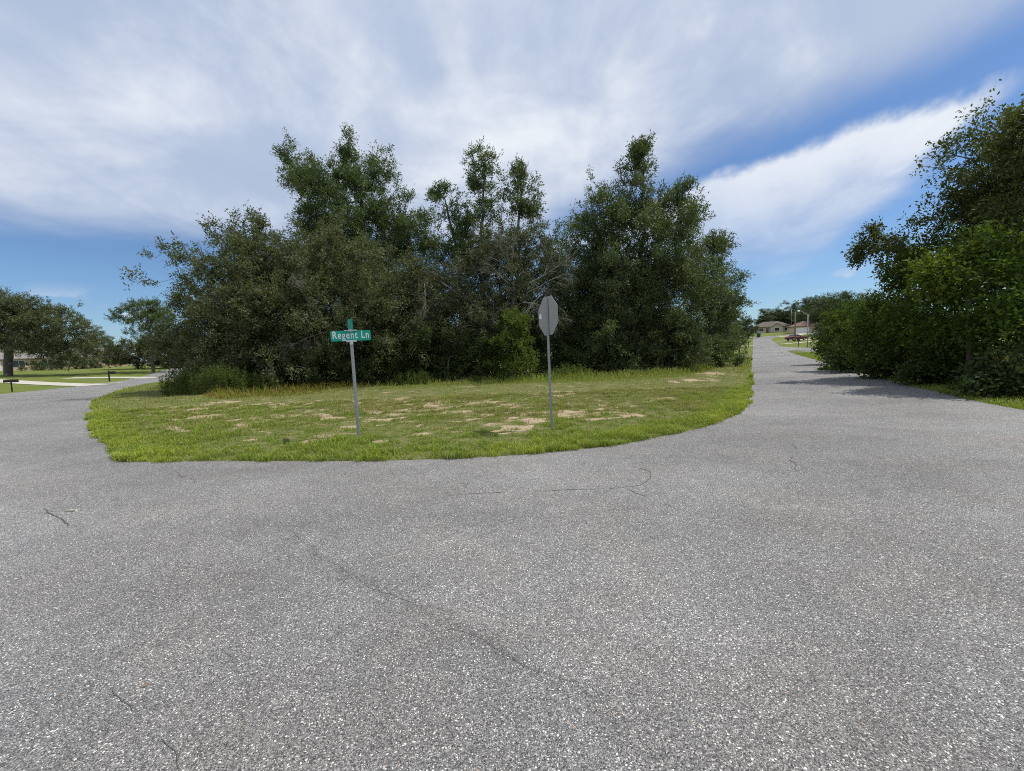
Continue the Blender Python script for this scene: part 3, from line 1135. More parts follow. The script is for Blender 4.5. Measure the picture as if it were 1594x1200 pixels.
def make_tree(name, label, cat, base, blobs, mat, bark, seed, top=None, dens=26, twigs=4, leaves=11, twig_len=.65, L=.14, W=.06, base_r=.22,
              up=.3, out=.8, spread=.8, droop=0.0, flat=.5, group=None, shell=2.4, wiggle=.12, bare=0.0, crown='crown', trunk='trunk', tri=True, step=.75):
    """base: (x, y); blobs in world space [(centre, radii)]"""
    g = np.random.default_rng(seed)
    z0 = float(H(base[0], base[1]))
    org = np.array([base[0], base[1], z0])
    t = thing(name, label, cat, org, 0, group)
    bl = [(np.asarray(c, float) - org, np.asarray(r, float)) for c, r in blobs]
    P, O = sample_blobs(bl, dens, g, shell)
    k = P[:, 2] > 0.12
    P, O = P[k], O[k]
    top = (np.asarray(top, float) - org) if top is not None else bl[0][0]
    n = max(5, int(np.linalg.norm(top) / .7))
    f = np.linspace(0, 1, n)[:, None]
    w = np.cumsum(g.normal(0, wiggle, (n, 3)), 0) * np.array([1, 1, .2])
    tr = top * f + (w - w[-1] * f) * np.sin(np.pi * f * .9)
    tr[0] = (0, 0, -.15)
    N, par, tips = skeleton(tr, P, g, step)
    r = limb_radii(N, par, .007, base_r)
    V, F = limb_mesh(N, par, r)
    link(trunk, np_mesh(trunk, V, F, bark, smooth=True), t)
    leafy = g.uniform(0, 1, len(P)) >= bare
    if tri:
        leaves, L, W = int(leaves * 2.2), L * .80, W * .88
    V2, F2, rnd, a, b = leaf_cloud(P[leafy], O[leafy], g, twigs, leaves, twig_len, L, W, up, out, spread, droop, flat, tri)
    link(crown, np_mesh(crown, V2, F2, mat, {'rnd': rnd}), t)
    TRIS[0] += len(F2) * (F2.shape[1] - 2) + len(F) * 2
    return t


def B(D, *L):
    """crown lobes: photo centre and half sizes in photo points, at depth D -> world"""
    out = []
    for q in L:
        px, py, rx, ry = q[:4]
        dd = q[4] if len(q) > 4 else 0.0
        rd = q[5] if len(q) > 5 else None
        k = (D + dd) / FPX
        c = at(px, py, D + dd)
        out.append((c, (rx * k, (rd if rd else min(rx * k, 3.2)), ry * k)))
    return out


def foot(px, D):
    p = at(px, 570, D)
    return p[0], p[1]


# the corner thicket, left to right
make_tree('live_oak', 'broad olive-grey live oak spreading low over the left end of the corner thicket', 'tree', foot(480, 28),
          B(27, (500, 400, 75, 55), (430, 420, 85, 62), (350, 440, 72, 50), (326, 405, 24, 18, 1), (385, 365, 48, 32), (330, 500, 66, 48), (294, 468, 24, 20), (302, 545, 38, 36, 1), (410, 500, 95, 60, -1.5), (520, 480, 100, 60, -1.5),
            (590, 430, 60, 60), (460, 550, 110, 38, -1), (350, 555, 70, 36), (600, 520, 65, 60, -.5)),
          M['olive'], M['bark'], 1, top=at(470, 430, 28), dens=21, twigs=4, leaves=12, twig_len=.7, L=.18, W=.095, base_r=.42, up=.05, out=.9, spread=.75)
make_tree('tall_oak', 'tall dark green oak with ragged upright tips above the live oak', 'tree', foot(550, 33),
          B(33, (545, 268, 20, 38), (542, 232, 8, 18), (475, 275, 28, 34), (457, 244, 9, 18), (505, 292, 30, 30), (594, 252, 13, 32), (606, 292, 22, 34), (550, 318, 66, 48), (500, 345, 50, 42), (620, 355, 36, 46), (560, 390, 85, 55), (640, 420, 40, 60), (530, 450, 90, 60)),
          M['oak'], M['bark'], 2, top=at(560, 270, 33), dens=21, twigs=4, leaves=13, twig_len=.85, L=.21, W=.09, base_r=.3, up=.75, out=.5, spread=.6, flat=.3)
make_tree('slender_oak', 'slender leaning oak with a pointed tip just beside the tall ragged oak', 'tree', foot(735, 31),
          B(31, (688, 302, 11, 24), (692, 332, 20, 24), (704, 362, 24, 22), (718, 392, 20, 20), (725, 430, 26, 36)), M['oak'], M['bark'], 3, top=at(688, 290, 31), dens=20, twigs=4, leaves=12,
          twig_len=.7, L=.21, W=.09, base_r=.13, up=.6, out=.5, flat=.3)
make_tree('slender_oak', 'slender oak with an airy round tuft on a bare dark stem, tallest of three', 'tree', foot(760, 30),
          B(30, (748, 258, 22, 18), (745, 285, 22, 20), (760, 300, 20, 22), (764, 330, 14, 14), (740, 345, 12, 10), (765, 405, 26, 26)), M['oak'], M['bark'], 4, top=at(755, 262, 30), dens=13, twigs=4, leaves=11,
          twig_len=.65, L=.21, W=.09, base_r=.11, up=.4, out=.6, flat=.25)
make_tree('slender_oak', 'slender oak with a compact dark tuft beside the big right-hand oak', 'tree', foot(805, 30),
          B(30, (812, 272, 12, 14), (820, 292, 18, 20), (812, 318, 24, 20), (826, 322, 16, 16), (800, 410, 32, 32)), M['laurel'], M['bark'], 5, top=at(815, 275, 30), dens=19, twigs=4, leaves=11,
          twig_len=.65, L=.21, W=.09, base_r=.11, up=.5, out=.6, flat=.3)
make_tree('mossy_oak', 'sparse greyish oak with bare lichen twigs in the middle of the thicket', 'tree', foot(790, 28),
          B(27.5, (800, 385, 60, 42), (852, 368, 30, 32), (745, 430, 55, 55), (690, 440, 48, 58), (830, 440, 50, 50), (770, 490, 70, 50), (690, 510, 60, 45), (650, 470, 40, 60)),
          M['grey'], M['lichen'], 6, top=at(800, 380, 28), dens=20, twigs=4, leaves=11, twig_len=.6, L=.18, W=.085, base_r=.2, up=.15, out=.8, spread=.8, bare=.22)
make_tree('laurel_oak', 'big cone-shaped oak with a tall feathery spire beside the right-hand road', 'tree', foot(985, 29),
          B(28, (1004, 226, 5, 13), (1001, 248, 9, 15), (994, 274, 18, 20), (980, 302, 30, 28), (1022, 318, 32, 32), (940, 322, 30, 30), (1070, 318, 16, 20), (915, 345, 26, 32), (920, 380, 36, 52), (1055, 335, 32, 42), (985, 370, 70, 52), (1045, 395, 50, 48), (960, 440, 75, 58), (1040, 460, 70, 58), (1000, 520, 85, 50), (890, 440, 28, 50), (885, 510, 34, 50), (905, 470, 34, 60), (925, 540, 40, 40), (1075, 530, 42, 45)),
          M['laurel'], M['bark'], 7, top=at(1003, 262, 28), dens=25, twigs=4, leaves=12, twig_len=.8, L=.20, W=.09, base_r=.34, up=.6, out=.6, spread=.65, flat=.35)
make_tree('laurel_oak', 'lower dark oak tapering toward the right-hand road at the end of the thicket', 'tree', foot(1100, 34),
          B(34, (1122, 384, 9, 18), (1112, 400, 16, 20), (1106, 415, 28, 36), (1090, 440, 34, 40), (1118, 465, 30, 42), (1105, 510, 40, 46), (1122, 525, 18, 30), (1080, 550, 42, 30)),
          M['laurel'], M['bark'], 8, top=at(1110, 390, 34), dens=22, twigs=4, leaves=12, twig_len=.8, L=.22, W=.10, base_r=.22, up=.5, out=.6, spread=.65, flat=.35)
make_tree('roadside_oak', 'small dark green oak at the far corner of the thicket by the right-hand road', 'tree', foot(1132, 45),
          B(45, (1126, 450, 11, 18), (1127, 480, 17, 30), (1133, 515, 13, 30), (1118, 520, 22, 34)), M['oak'], M['bark'], 9, top=at(1130, 455, 45), dens=20, twigs=4, leaves=11,
          twig_len=.9, L=.26, W=.12, base_r=.16, up=.45)

make_tree('water_oak', 'dense dark oak closing the middle of the thicket behind the greyish mossy oak', 'tree', foot(770, 33),
          B(33, (770, 390, 50, 40), (655, 390, 38, 48), (705, 420, 48, 48), (860, 400, 36, 48), (820, 440, 55, 50), (760, 470, 60, 50), (880, 470, 40, 60), (660, 470, 50, 60), (730, 530, 80, 50), (850, 530, 60, 50)),
          M['oak'], M['bark'], 10, top=at(775, 380, 33), dens=15, twigs=4, leaves=11, twig_len=.8, L=.2, W=.1, base_r=.24, up=.4, out=.6)

wo = [o for o in bpy.data.objects if o.name.startswith('water_oak')][0]
x, y = foot(405, 36)
copy_tree(wo, (x, y, float(H(x, y))), 2.2, .86, 'dense dark oak hidden behind the middle of the spreading live oak')
x, y = foot(530, 38)
copy_tree(wo, (x, y, float(H(x, y))), 4.1, 1.0, 'dense dark oak hidden behind the street name sign and live oak')
x, y = foot(985, 37)
copy_tree(wo, (x, y, float(H(x, y))), 0.9, .85, 'dense dark oak hidden behind the big cone-shaped oak')

# understorey shrubs, each with its own outline
SHRUBS = [
    ('dark leafy shrub under the live oak behind the street name sign', 600, 575, 62, 34, 26.5, 'shrub'),
    ('dark shrub at the foot of the live oak beyond the tall weeds', 440, 588, 62, 24, 27.5, 'shrub'),
    ('wide dark shrub filling the middle of the thicket edge', 700, 555, 58, 44, 26.0, 'shrub'),
    ('bright green leafy bush just before the stop sign', 800, 535, 36, 52, 24.5, 'bright'),
    ('dark shrub between the bright bush and the middle thicket edge', 752, 560, 40, 38, 25.5, 'shrub'),
    ('shadowed shrub directly behind the stop sign post', 868, 548, 40, 44, 27.0, 'shrub'),
    ('dark shrub below the big cone-shaped oak', 955, 555, 50, 36, 26.6, 'laurel'),
    ('rounded dark shrub at the right foot of the big oak', 1045, 552, 52, 38, 27.0, 'laurel'),
    ('low shrub beneath the lower dark oak near the right-hand road', 1105, 555, 38, 26, 31.0, 'oak'),
    ('shaded shrub in the heart of the thicket behind the bright bush', 830, 500, 50, 50, 30.0, 'shrub'),
    ('tall shaded shrub behind the street name sign at the thicket heart', 640, 520, 60, 60, 30.5, 'shrub'),
    ('deeply shaded shrub behind the single tall green weed', 500, 570, 60, 30, 31.0, 'shrub'),
    ('deeply shaded shrub behind the weedy mass under the live oak', 385, 572, 60, 28, 32.0, 'shrub'),
    ('deeply shaded shrub behind the rounded feathery weed clump', 665, 568, 55, 32, 33.0, 'shrub'),
    ('deeply shaded shrub behind the upright weed patch', 905, 560, 50, 36, 32.0, 'shrub'),
    ('deeply shaded shrub under the middle of the big cone-shaped oak', 1005, 556, 55, 34, 32.0, 'shrub'),
]
for i, (lab, px, py, rx, ry, D, mt) in enumerate(SHRUBS):
    make_tree('shrub', lab, 'shrub', foot(px, D), B(D, (px, py, rx, ry), (px - rx * .5, py + ry * .45, rx * .6, ry * .5), (px + rx * .5, py + ry * .4, rx * .6, ry * .55), (px + rx * .2, py - ry * .55, rx * .45, ry * .45)),
              M[mt], M['bark'], 30 + i, dens=24, twigs=4, leaves=10, twig_len=.5, L=.19, W=.11, base_r=.06, up=.3, out=.8, flat=.5, crown='foliage', trunk='stem', group='shrubs at the thicket edge')


# bare grey twig sprays
def bare_spray(parent, start, direction, length, seed, n=26, droop=.5):
    g = np.random.default_rng(seed)
    mb = MB()

    def grow(p, d, L, r, lvl):
        m = 5
        pts, rr = [p], [r]
        q, dd = p.copy(), d.copy()
        for s in range(m):
            dd = unit(dd + g.normal(0, .13, 3) + np.array([0, 0, -droop * .09]))
            q = q + dd * L / m
            pts.append(q.copy())
            rr.append(r * (1 - .75 * (s + 1) / m))
        mb.tube([tuple(v) for v in pts], rr, 4 if lvl < 2 else 3, cap=False)
        if lvl < 3:
            for k in range((11, 7, 4)[lvl]):
                f = g.uniform(.2, 1)
                i = min(m - 1, int(f * m))
                grow(pts[i] + (pts[i + 1] - pts[i]) * (f * m - i), unit(dd * .8 + g.normal(0, .55, 3)), L * g.uniform(.35, .6), r * .5, lvl + 1)
    grow(np.asarray(start, float), unit(np.asarray(direction, float)), length, .020, 0)
    return mb.build('dead_branch', M['lichen'], parent)


moss = [o for o in bpy.data.objects if o.name.startswith('mossy_oak')][0]
liveo = [o for o in bpy.data.objects if o.name.startswith('live_oak')][0]


def spray(tree, a, b, D, seed, droop=.5):
    o = np.array(tree.location)
    p, q = at(a[0], a[1], D) - o, at(b[0], b[1], D - .6) - o
    bare_spray(tree, p, q - p, float(np.linalg.norm(q - p)), seed, droop=droop)


spray(moss, (825, 440), (905, 398), 25.2, 1, .3)
spray(moss, (820, 455), (885, 420), 25.2, 2, .9)
spray(moss, (815, 470), (880, 475), 24.8, 3, 1.4)
spray(moss, (845, 458), (812, 492), 24.8, 4, 1.0)
spray(moss, (800, 430), (780, 380), 25.4, 5, .2)
spray(moss, (790, 440), (760, 400), 25.4, 6, .3)
spray(moss, (660, 440), (668, 480), 25.4, 7, .9)
spray(liveo, (520, 512), (450, 528), 24.6, 8, .6)
spray(liveo, (480, 470), (470, 430), 23.8, 10, .1)

# ------------------------------------------------------------------ right side: tall trees behind a vine-covered thicket
make_tree('roadside_tree', 'tall broad-leaved tree leaning over the vine thicket at the right edge', 'tree', foot(1600, 16.4),
          B(15.8, (1585, 215, 75, 55), (1530, 260, 60, 55), (1600, 300, 90, 70), (1490, 320, 55, 50), (1468, 342, 34, 32), (1560, 370, 70, 50), (1640, 250, 70, 90), (1500, 390, 60, 40)),
          M['hickory'], M['bark'], 50, top=at(1575, 250, 16.2), dens=50, twigs=4, leaves=11, twig_len=.5, L=.125, W=.06, base_r=.28, up=.2, out=.8, flat=.4, tri=False)
make_tree('roadside_tree', 'reddish-tinged tree limb mass hanging out over the road from the right thicket', 'tree', foot(1440, 18),
          B(17, (1372, 376, 26, 20), (1356, 366, 16, 12), (1398, 392, 20, 22), (1349, 394, 9, 16), (1392, 420, 14, 18), (1425, 412, 24, 20)),
          M['hickory'], M['bark'], 51, top=at(1405, 395, 17.2), dens=26, twigs=4, leaves=10, twig_len=.42, L=.13, W=.06, base_r=.14, up=-.1, out=.7, droop=.5, flat=.35, tri=False)
make_tree('roadside_tree', 'tall dark tree at the right picture border behind the nearest vine wall', 'tree', foot(1700, 13.5),
          B(12.8, (1640, 260, 70, 80), (1700, 200, 90, 80), (1620, 340, 60, 60), (1720, 330, 100, 90), (1600, 200, 30, 36), (1660, 420, 80, 60)),
          M['hickory'], M['bark'], 52, top=at(1680, 250, 13.2), dens=34, twigs=4, leaves=11, twig_len=.55, L=.14, W=.065, base_r=.22, up=.2, out=.8, flat=.4, tri=False)
VINES = [
    ('vine-covered shrub with bright sunlit top at the end of the right thicket', 1330, 526, 40, 52, 22.5, 'vine'),
    ('leafy vine mound beside the road below the hanging limbs', 1385, 522, 48, 60, 17.6, 'vine'),
    ('tall dark vine mass in the middle of the right thicket', 1450, 495, 58, 92, 15.8, 'vine'),
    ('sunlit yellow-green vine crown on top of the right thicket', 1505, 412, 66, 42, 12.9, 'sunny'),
    ('dense dark vine wall toward the right edge of the picture', 1520, 505, 62, 100, 13.6, 'vine'),
    ('nearest dense vine wall cut by the right edge of the picture', 1612, 490, 70, 110, 11.4, 'vine'),
    ('low vine shrub at the road edge under the right thicket', 1482, 574, 46, 30, 14.2, 'shrub'),
    ('low leafy shrub at the road edge near the right picture border', 1585, 594, 50, 28, 10.9, 'shrub'),
    ('low shrub where the right thicket meets the sunlit verge', 1345, 562, 38, 22, 21.0, 'shrub'),
    ('low shrub in shade along the road below the vine mound', 1412, 570, 38, 24, 17.2, 'shrub'),
    ('feathery bush leaning to the verge at the near end of the side street', 1305, 520, 26, 40, 29.0, 'shrub'),
]
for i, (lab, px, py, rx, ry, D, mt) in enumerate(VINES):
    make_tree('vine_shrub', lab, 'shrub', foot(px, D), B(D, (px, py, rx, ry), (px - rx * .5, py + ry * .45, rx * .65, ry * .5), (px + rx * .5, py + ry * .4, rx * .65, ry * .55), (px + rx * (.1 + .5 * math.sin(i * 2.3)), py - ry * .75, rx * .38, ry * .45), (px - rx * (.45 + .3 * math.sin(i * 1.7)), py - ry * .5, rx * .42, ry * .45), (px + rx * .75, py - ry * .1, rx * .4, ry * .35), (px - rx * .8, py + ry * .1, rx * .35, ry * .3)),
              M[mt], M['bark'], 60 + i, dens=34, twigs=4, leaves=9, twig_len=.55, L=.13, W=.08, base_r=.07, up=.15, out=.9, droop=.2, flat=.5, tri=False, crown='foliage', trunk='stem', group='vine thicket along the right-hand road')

vs = [o for o in bpy.data.objects if o.name.startswith('vine_shrub') and o.parent is None]
ts = [o for o in bpy.data.objects if o.name.startswith('roadside_tree') and o.parent is None]
for src, x, y, rz, sc_, lab in (
        (vs[4], 15.6, 6.2, 1.2, 1.0, 'vine shrub continuing the thicket past the nearest vine wall'),
        (vs[5], 15.2, 2.0, 2.6, 1.0, 'vine shrub further along the road edge behind the viewer'),
        (vs[2], 16.5, -2.5, 4.0, 1.0, 'vine shrub at the tail of the roadside thicket'),
        (vs[4], 20.5, 12.0, 3.0, 1.15, 'vine shrub filling in behind the nearest vine wall'),
        (vs[5], 24.0, 19.0, .5, 1.2, 'vine shrub filling in behind the middle of the right thicket'),
        (vs[2], 22.0, 6.0, 5.0, 1.2, 'vine shrub filling in behind the border tree'),
        (ts[0], 27.0, 15.0, 2.0, 1.1, 'tall tree standing further back behind the right thicket'),
        (ts[2], 25.0, 5.0, 4.0, 1.1, 'tall tree further right beyond the border tree')):
    copy_tree(src, (x, y, float(H(x, y))), rz, sc_, lab)

# ------------------------------------------------------------------ left side and far trees
make_tree('live_oak', 'huge spreading live oak with a forked trunk on the lawn at far left', 'tree', foot(11, 70),
          B(70, (20, 490, 55, 32), (75, 505, 48, 28), (-30, 500, 60, 40), (120, 520, 36, 20), (40, 530, 60, 18), (150, 540, 22, 12), (95, 545, 44, 16), (5, 470, 30, 14)),
          M['olive'], M['bark'], 80, top=at(20, 515, 70), dens=13, twigs=4, leaves=9, twig_len=1.1, L=.3, W=.16, base_r=.55, up=.1, out=.8)
make_tree('pine', 'open flat-topped pine behind the left end of the thicket', 'tree', foot(238, 75),
          B(75, (225, 478, 30, 8), (200, 488, 22, 6), (240, 500, 36, 14), (255, 525, 34, 22)), M['oak'], M['bark'], 81, top=at(230, 482, 75), dens=13, twigs=4, leaves=12, twig_len=1.0, L=.3, W=.13, base_r=.25, up=.2)
make_tree('shrub', 'big rounded bush beyond the curve of the left-hand road', 'shrub', foot(215, 88),
          B(88, (205, 550, 32, 20), (240, 550, 30, 24), (180, 556, 18, 12), (265, 555, 20, 22)), M['grey'], M['bark'], 82, dens=11, twigs=4, leaves=12, twig_len=1.0, L=.32, W=.16, base_r=.2, crown='foliage', trunk='stem')

for i, (lab, px, py, rx, ry, D) in enumerate([
        ('row of clipped foundation bushes under the windows of the left house', 75, 569, 34, 5, 93),
        ('loose bush between the two left houses', 118, 565, 14, 9, 96),
        ('rounded bush before the grey-roofed left house', 140, 566, 16, 8, 100)]):
    make_tree('shrub', lab, 'shrub', foot(px, D), B(D, (px, py, rx, ry), (px - rx * .6, py + 2, rx * .5, ry * .8), (px + rx * .6, py + 1, rx * .5, ry * .8)), M[('shrub', 'grey', 'far')[i]], M['bark'], 84 + i,
              dens=10, twigs=4, leaves=6, twig_len=.6, L=.3, W=.16, base_r=.08, crown='foliage', trunk='stem', group='bushes before the left houses')

# far trees: three kinds, copied with their own size and turn
far_kinds = []
for k in range(3):
    far_kinds.append(make_tree('broadleaf_tree', 'x', 'tree', (400 + 30 * k, -300),
                     [(np.array([400 + 30 * k + dx, -300 + dy, dz]), np.array(rr)) for dx, dy, dz, rr in
                      [[(0, 0, 9.5, (2.8, 2.8, 2.6)), (1.8, .6, 7.2, (2.9, 2.8, 2.5)), (-2.0, -.4, 7, (2.8, 2.6, 2.4)), (.3, -1, 4.8, (3.5, 3.2, 2.2)), (-.5, 1.5, 3, (3.2, 3.0, 2.0))],
                       [(.4, 0, 10.5, (2.0, 2.0, 2.4)), (-1.2, .4, 8.4, (2.4, 2.4, 2.2)), (1.6, -.5, 7.6, (2.4, 2.4, 2.4)), (0, .2, 5.4, (3.3, 3, 2.4)), (0, 0, 3, (3.0, 3.0, 2.2))],
                       [(-.5, 0, 8.0, (3.2, 3.0, 2.2)), (2.2, .6, 6.4, (2.8, 2.8, 2.1)), (-2.8, -.4, 6, (2.6, 2.4, 2.0)), (.3, -1, 4.2, (4.0, 3.6, 2.0)), (1, 1.5, 2.4, (3.4, 3.0, 1.6))]][k]],
                     M['far'], M['bark'], 90 + k, top=(400 + 30 * k, -300, 9), dens=13, twigs=4, leaves=9, twig_len=.9, L=.30, W=.15, base_r=.25, up=.3, step=1.2))
for o in far_kinds:      # their meshes sit at the origin of each empty
    o['unused'] = 1
FAR = [  # photo x, photo y of the top, depth, kind, label
    (1159, 487, 150, 0, 'dark tree at the end of the right-hand road, nearest the thicket'),
    (1192, 478, 215, 1, 'round tree behind the left end of the far brown-roofed house'),
    (1208, 475, 222, 0, 'tree behind the ridge of the far brown-roofed house'),
    (1224, 474, 225, 2, 'tree between the two far houses'),
    (1243, 464, 215, 0, 'tall tree behind the street lamp on the hill'),
    (1262, 460, 190, 1, 'tall tree above the reddish-roofed far house'),
    (1282, 452, 170, 0, 'tall hillside tree left of the hanging limbs'),
    (1303, 446, 140, 2, 'dark hillside tree above the feathery verge bush'),
    (1325, 448, 110, 1, 'hillside tree just under the hanging limbs'),
    (1350, 445, 80, 0, 'tree behind the end of the vine thicket'),
    (1395, 440, 60, 2, 'tree hidden behind the vine mound of the right thicket'),
    (1290, 500, 75, 2, 'bushy green tree on the lawn beside the silver car'),
    (1152, 505, 110, 1, 'small tree beyond the far corner of the thicket'),
    (1120, 470, 95, 0, 'far tree seen through the thin right end of the thicket'),
    (1040, 470, 80, 2, 'far tree in shade behind the big cone-shaped oak'),
    (900, 470, 75, 0, 'far tree in shade behind the stop sign'),
    (820, 470, 75, 1, 'far tree in shade behind the greyish mossy oak'),
    (740, 470, 75, 2, 'far tree in shade behind the slender oaks'),
    (650, 470, 75, 0, 'far tree in shade behind the tall ragged oak'),
    (560, 470, 72, 1, 'far tree in shade behind the street name sign'),
    (470, 480, 70, 2, 'far tree in shade behind the heart of the live oak'),
    (400, 480, 72, 0, 'far tree in shade behind the left half of the live oak'),
    (340, 490, 75, 1, 'far tree behind the left tips of the corner live oak'),
    (290, 500, 90, 2, 'far tree at the bend of the left-hand road'),
    (170, 520, 150, 1, 'distant tree over the roof of the left house'),
    (135, 512, 140, 0, 'distant tree behind the tip of the huge live oak'),
    (60, 505, 145, 2, 'distant tree behind the crown of the huge live oak'),
    (-20, 505, 130, 1, 'distant tree at the left border behind the huge live oak'),
]
for i, (px, py, D, k, lab) in enumerate(FAR):
    p = at(px, py, D)
    z = float(H(p[0], p[1]))
    s = (p[2] - z) / (12.2, 13.0, 10.4)[k]
    w = s * (1.6 if D > 160 else 1.3 if D > 65 else 1.0)
    copy_tree(far_kinds[k], (p[0], p[1], z), 1.7 * i + .4, (w, w, s), lab, 'far trees beyond the lot')
for o in far_kinds:
    for c in list(o.children):
        bpy.data.objects.remove(c)
    bpy.data.objects.remove(o)
print('foliage tris', TRIS[0])


# ------------------------------------------------------------------ weeds
def weed_clump(name, label, px, py, wpx, hpx, D, seed, mat='fennel', stems=26, leaves=70, L=.10, W=.012, group=None):
    g = np.random.default_rng(seed)
    x, y = foot(px, D)
    z = float(H(x, y))
    k = D / FPX
    hw, hh = wpx * k, hpx * k * 1.0
    t = thing(name, label, 'weeds', (x, y, z), 0, group)
    mb = MB()
    V, F, A = [], [], []
    b = 0
    for s in range(stems):
        p0 = np.array([g.uniform(-hw, hw), g.uniform(-.5, .5) * min(hw, 1.2), -.05])
        h = hh * g.uniform(.65, 1.05) * (1 - .35 * (abs(p0[0]) / hw) ** 2)
        ln = g.normal(0, .10, 2) * h
        p1 = p0 + np.array([ln[0], ln[1], h])
        pm = (p0 + p1) / 2 + np.array([ln[0] * -.2, ln[1] * -.2, 0])
        mb.tube([p0, pm, p1], [.006, .0045, .002], 3, cap=False)
        n = leaves
        f = g.uniform(.12, 1, n)
        pos = p0 + (p1 - p0) * f[:, None]
        ax = unit(np.c_[g.normal(0, .8, n), g.normal(0, .8, n), g.uniform(.1, 1.0, n)])
        nr = unit(g.normal(0, 1, (n, 3)))
        sd = unit(np.cross(ax, nr))
        l = L * g.uniform(.6, 1.4, n)[:, None] * (1.25 - .6 * f[:, None])
        V.append(np.stack([pos, pos + ax * l * .5 + sd * W, pos + ax * l, pos + ax * l * .5 - sd * W], 1).reshape(-1, 3))
        i = np.arange(n) * 4 + b
        F.append(np.c_[i, i + 1, i + 2, i + 3])
        A.append(np.repeat(g.uniform(0, .93, n), 4))
        b += n * 4
    mb.build('stem', M['fennel_stem'], t)['kind'] = 'stuff'
    link('foliage', np_mesh('foliage', np.concatenate(V), np.concatenate(F), M[mat], {'rnd': np.concatenate(A)}), t)
    return t


M['fennel_stem'] = plain('weed_stem', (0.13, 0.13, 0.05), 0.8)
weed_clump('weed_clump', 'upright patch of tall pale green weeds right of the stop sign', 888, 590, 34, 27, 23.5, 1, stems=70, leaves=60, L=.16, W=.012)
weed_clump('weed_clump', 'rounded feathery weed clump at the thicket edge between the two signs', 643, 592, 27, 26, 24.5, 2, stems=60, leaves=70, L=.16, W=.012)
weed_clump('weed_clump', 'single tall green weed left of the street name sign', 487, 592, 8, 40, 25, 3, stems=12, leaves=110, L=.15, W=.014)
weed_clump('weed_clump', 'small yellow-green weed at the foot of the big oak', 985, 584, 18, 12, 24.5, 4, stems=24, leaves=50, L=.14, W=.014)
weed_clump('weed_clump', 'tall weeds at the left tip of the thicket by the left-hand road', 290, 606, 32, 44, 23.5, 5, stems=150, leaves=60, L=.17, W=.013)
weed_clump('weed_clump', 'mass of tall green weeds under the low boughs of the live oak', 345, 608, 40, 50, 23.0, 6, stems=190, leaves=60, L=.17, W=.013)
weed_clump('weed_clump', 'tall weeds in shade at the right of the weedy mass under the live oak', 402, 605, 34, 36, 23.5, 7, stems=120, leaves=55, L=.16, W=.012)
weed_clump('weed_clump', 'sunlit weeds on the verge where the right thicket ends', 1300, 571, 22, 8, 23.5, 8, stems=50, leaves=40, L=.14, W=.014)


def weed_fringe():
    """tall mixed grass and rusty weeds along the foot of the thicket"""
    g = np.random.default_rng(9)
    edge = [(262, 604), (330, 618), (420, 618), (500, 612), (560, 606), (640, 603), (720, 599), (800, 597), (880, 597), (960, 592), (1040, 587), (1090, 580), (1130, 566), (1150, 556)]
    C = spline([gp(*e) for e in edge], 12)
    s = np.cumsum(np.r_[0, np.hypot(*np.diff(C, axis=0).T)])
    N = 60000
    q = g.uniform(0, s[-1], N)
    x, y = np.interp(q, s, C[:, 0]), np.interp(q, s, C[:, 1])
    off = g.normal(0, 1, N)
    off = np.where(off < 0, off * .8, off * 2.0)
    r = np.hypot(x, y)
    P = np.c_[x + x / r * off, y + y / r * off]
    nz = fbm(P[:, 0] * .6, P[:, 1] * .6, 4, 3)
    k = g.uniform(0, 1, N) < sst(.25, .6, nz) * .9 + .1
    P, nz, off = P[k], nz[k], off[k]
    m = len(P)
    h = g.uniform(.12, .5, m) * (.45 + .9 * sst(-1.0, 1.5, off)) * (.6 + .8 * nz)
    u = g.uniform(0, 1, m)
    c = grass_colour(u * .8, g, np.full(m, .22))
    left = sst(-6, -9, P[:, 0])
    rust = (g.uniform(0, 1, m) < .5 * left)
    c = np.where(rust[:, None], np.array([.24, .15, .025]) * g.uniform(.6, 1.2, m)[:, None], c)
    V, Q, T, CC = blades(P, H(P[:, 0], P[:, 1]) - .02, h, g.uniform(.012, .026, m), c, g.uniform(.15, .8, m), g)
    me = np_mesh('weeds', V, [Q, T], M['weed'], {'col': CC})
    tag(link('weeds', me), 'fringe of tall mixed grass and rusty weeds along the thicket foot', 'weeds', kind='stuff')


weed_fringe()

# ------------------------------------------------------------------ signs
def channel_post(parent, h, w=.044, d=.026, th=.005, name='post'):
    """U-channel sign post, open side toward +y"""
    o = [(-w / 2 - .009, d), (-w / 2, d), (-w / 2 + th, th), (w / 2 - th, th), (w / 2, d), (w / 2 + .009, d), (w / 2 + .009, d - th), (w / 2 + th * .6, d - th), (w / 2 - th * .4, 0), (-w / 2 + th * .4, 0), (-w / 2 - th * .6, d - th), (-w / 2 - .009, d - th)]
    n = 9
    mb = MB()
    k = len(o)
    zs = np.linspace(-.3, h, n)
    vs = [(x, y, z) for z in zs for x, y in o]
    fs = [tuple(range(k))[::-1], tuple((n - 1) * k + i for i in range(k))]
    for i in range(n - 1):
        fs += [(i * k + j, i * k + (j + 1) % k, (i + 1) * k + (j + 1) % k, (i + 1) * k + j) for j in range(k)]
    mb.add(vs, fs)
    o = mb.build(name, M['galv'], parent)
    q = 0.25
    while q < h - .05:
        MB().tube([(0, -.0012, q), (0, .0008, q)], .0055, 8).build('hole', M['black'], o)
        q += .10
    return o


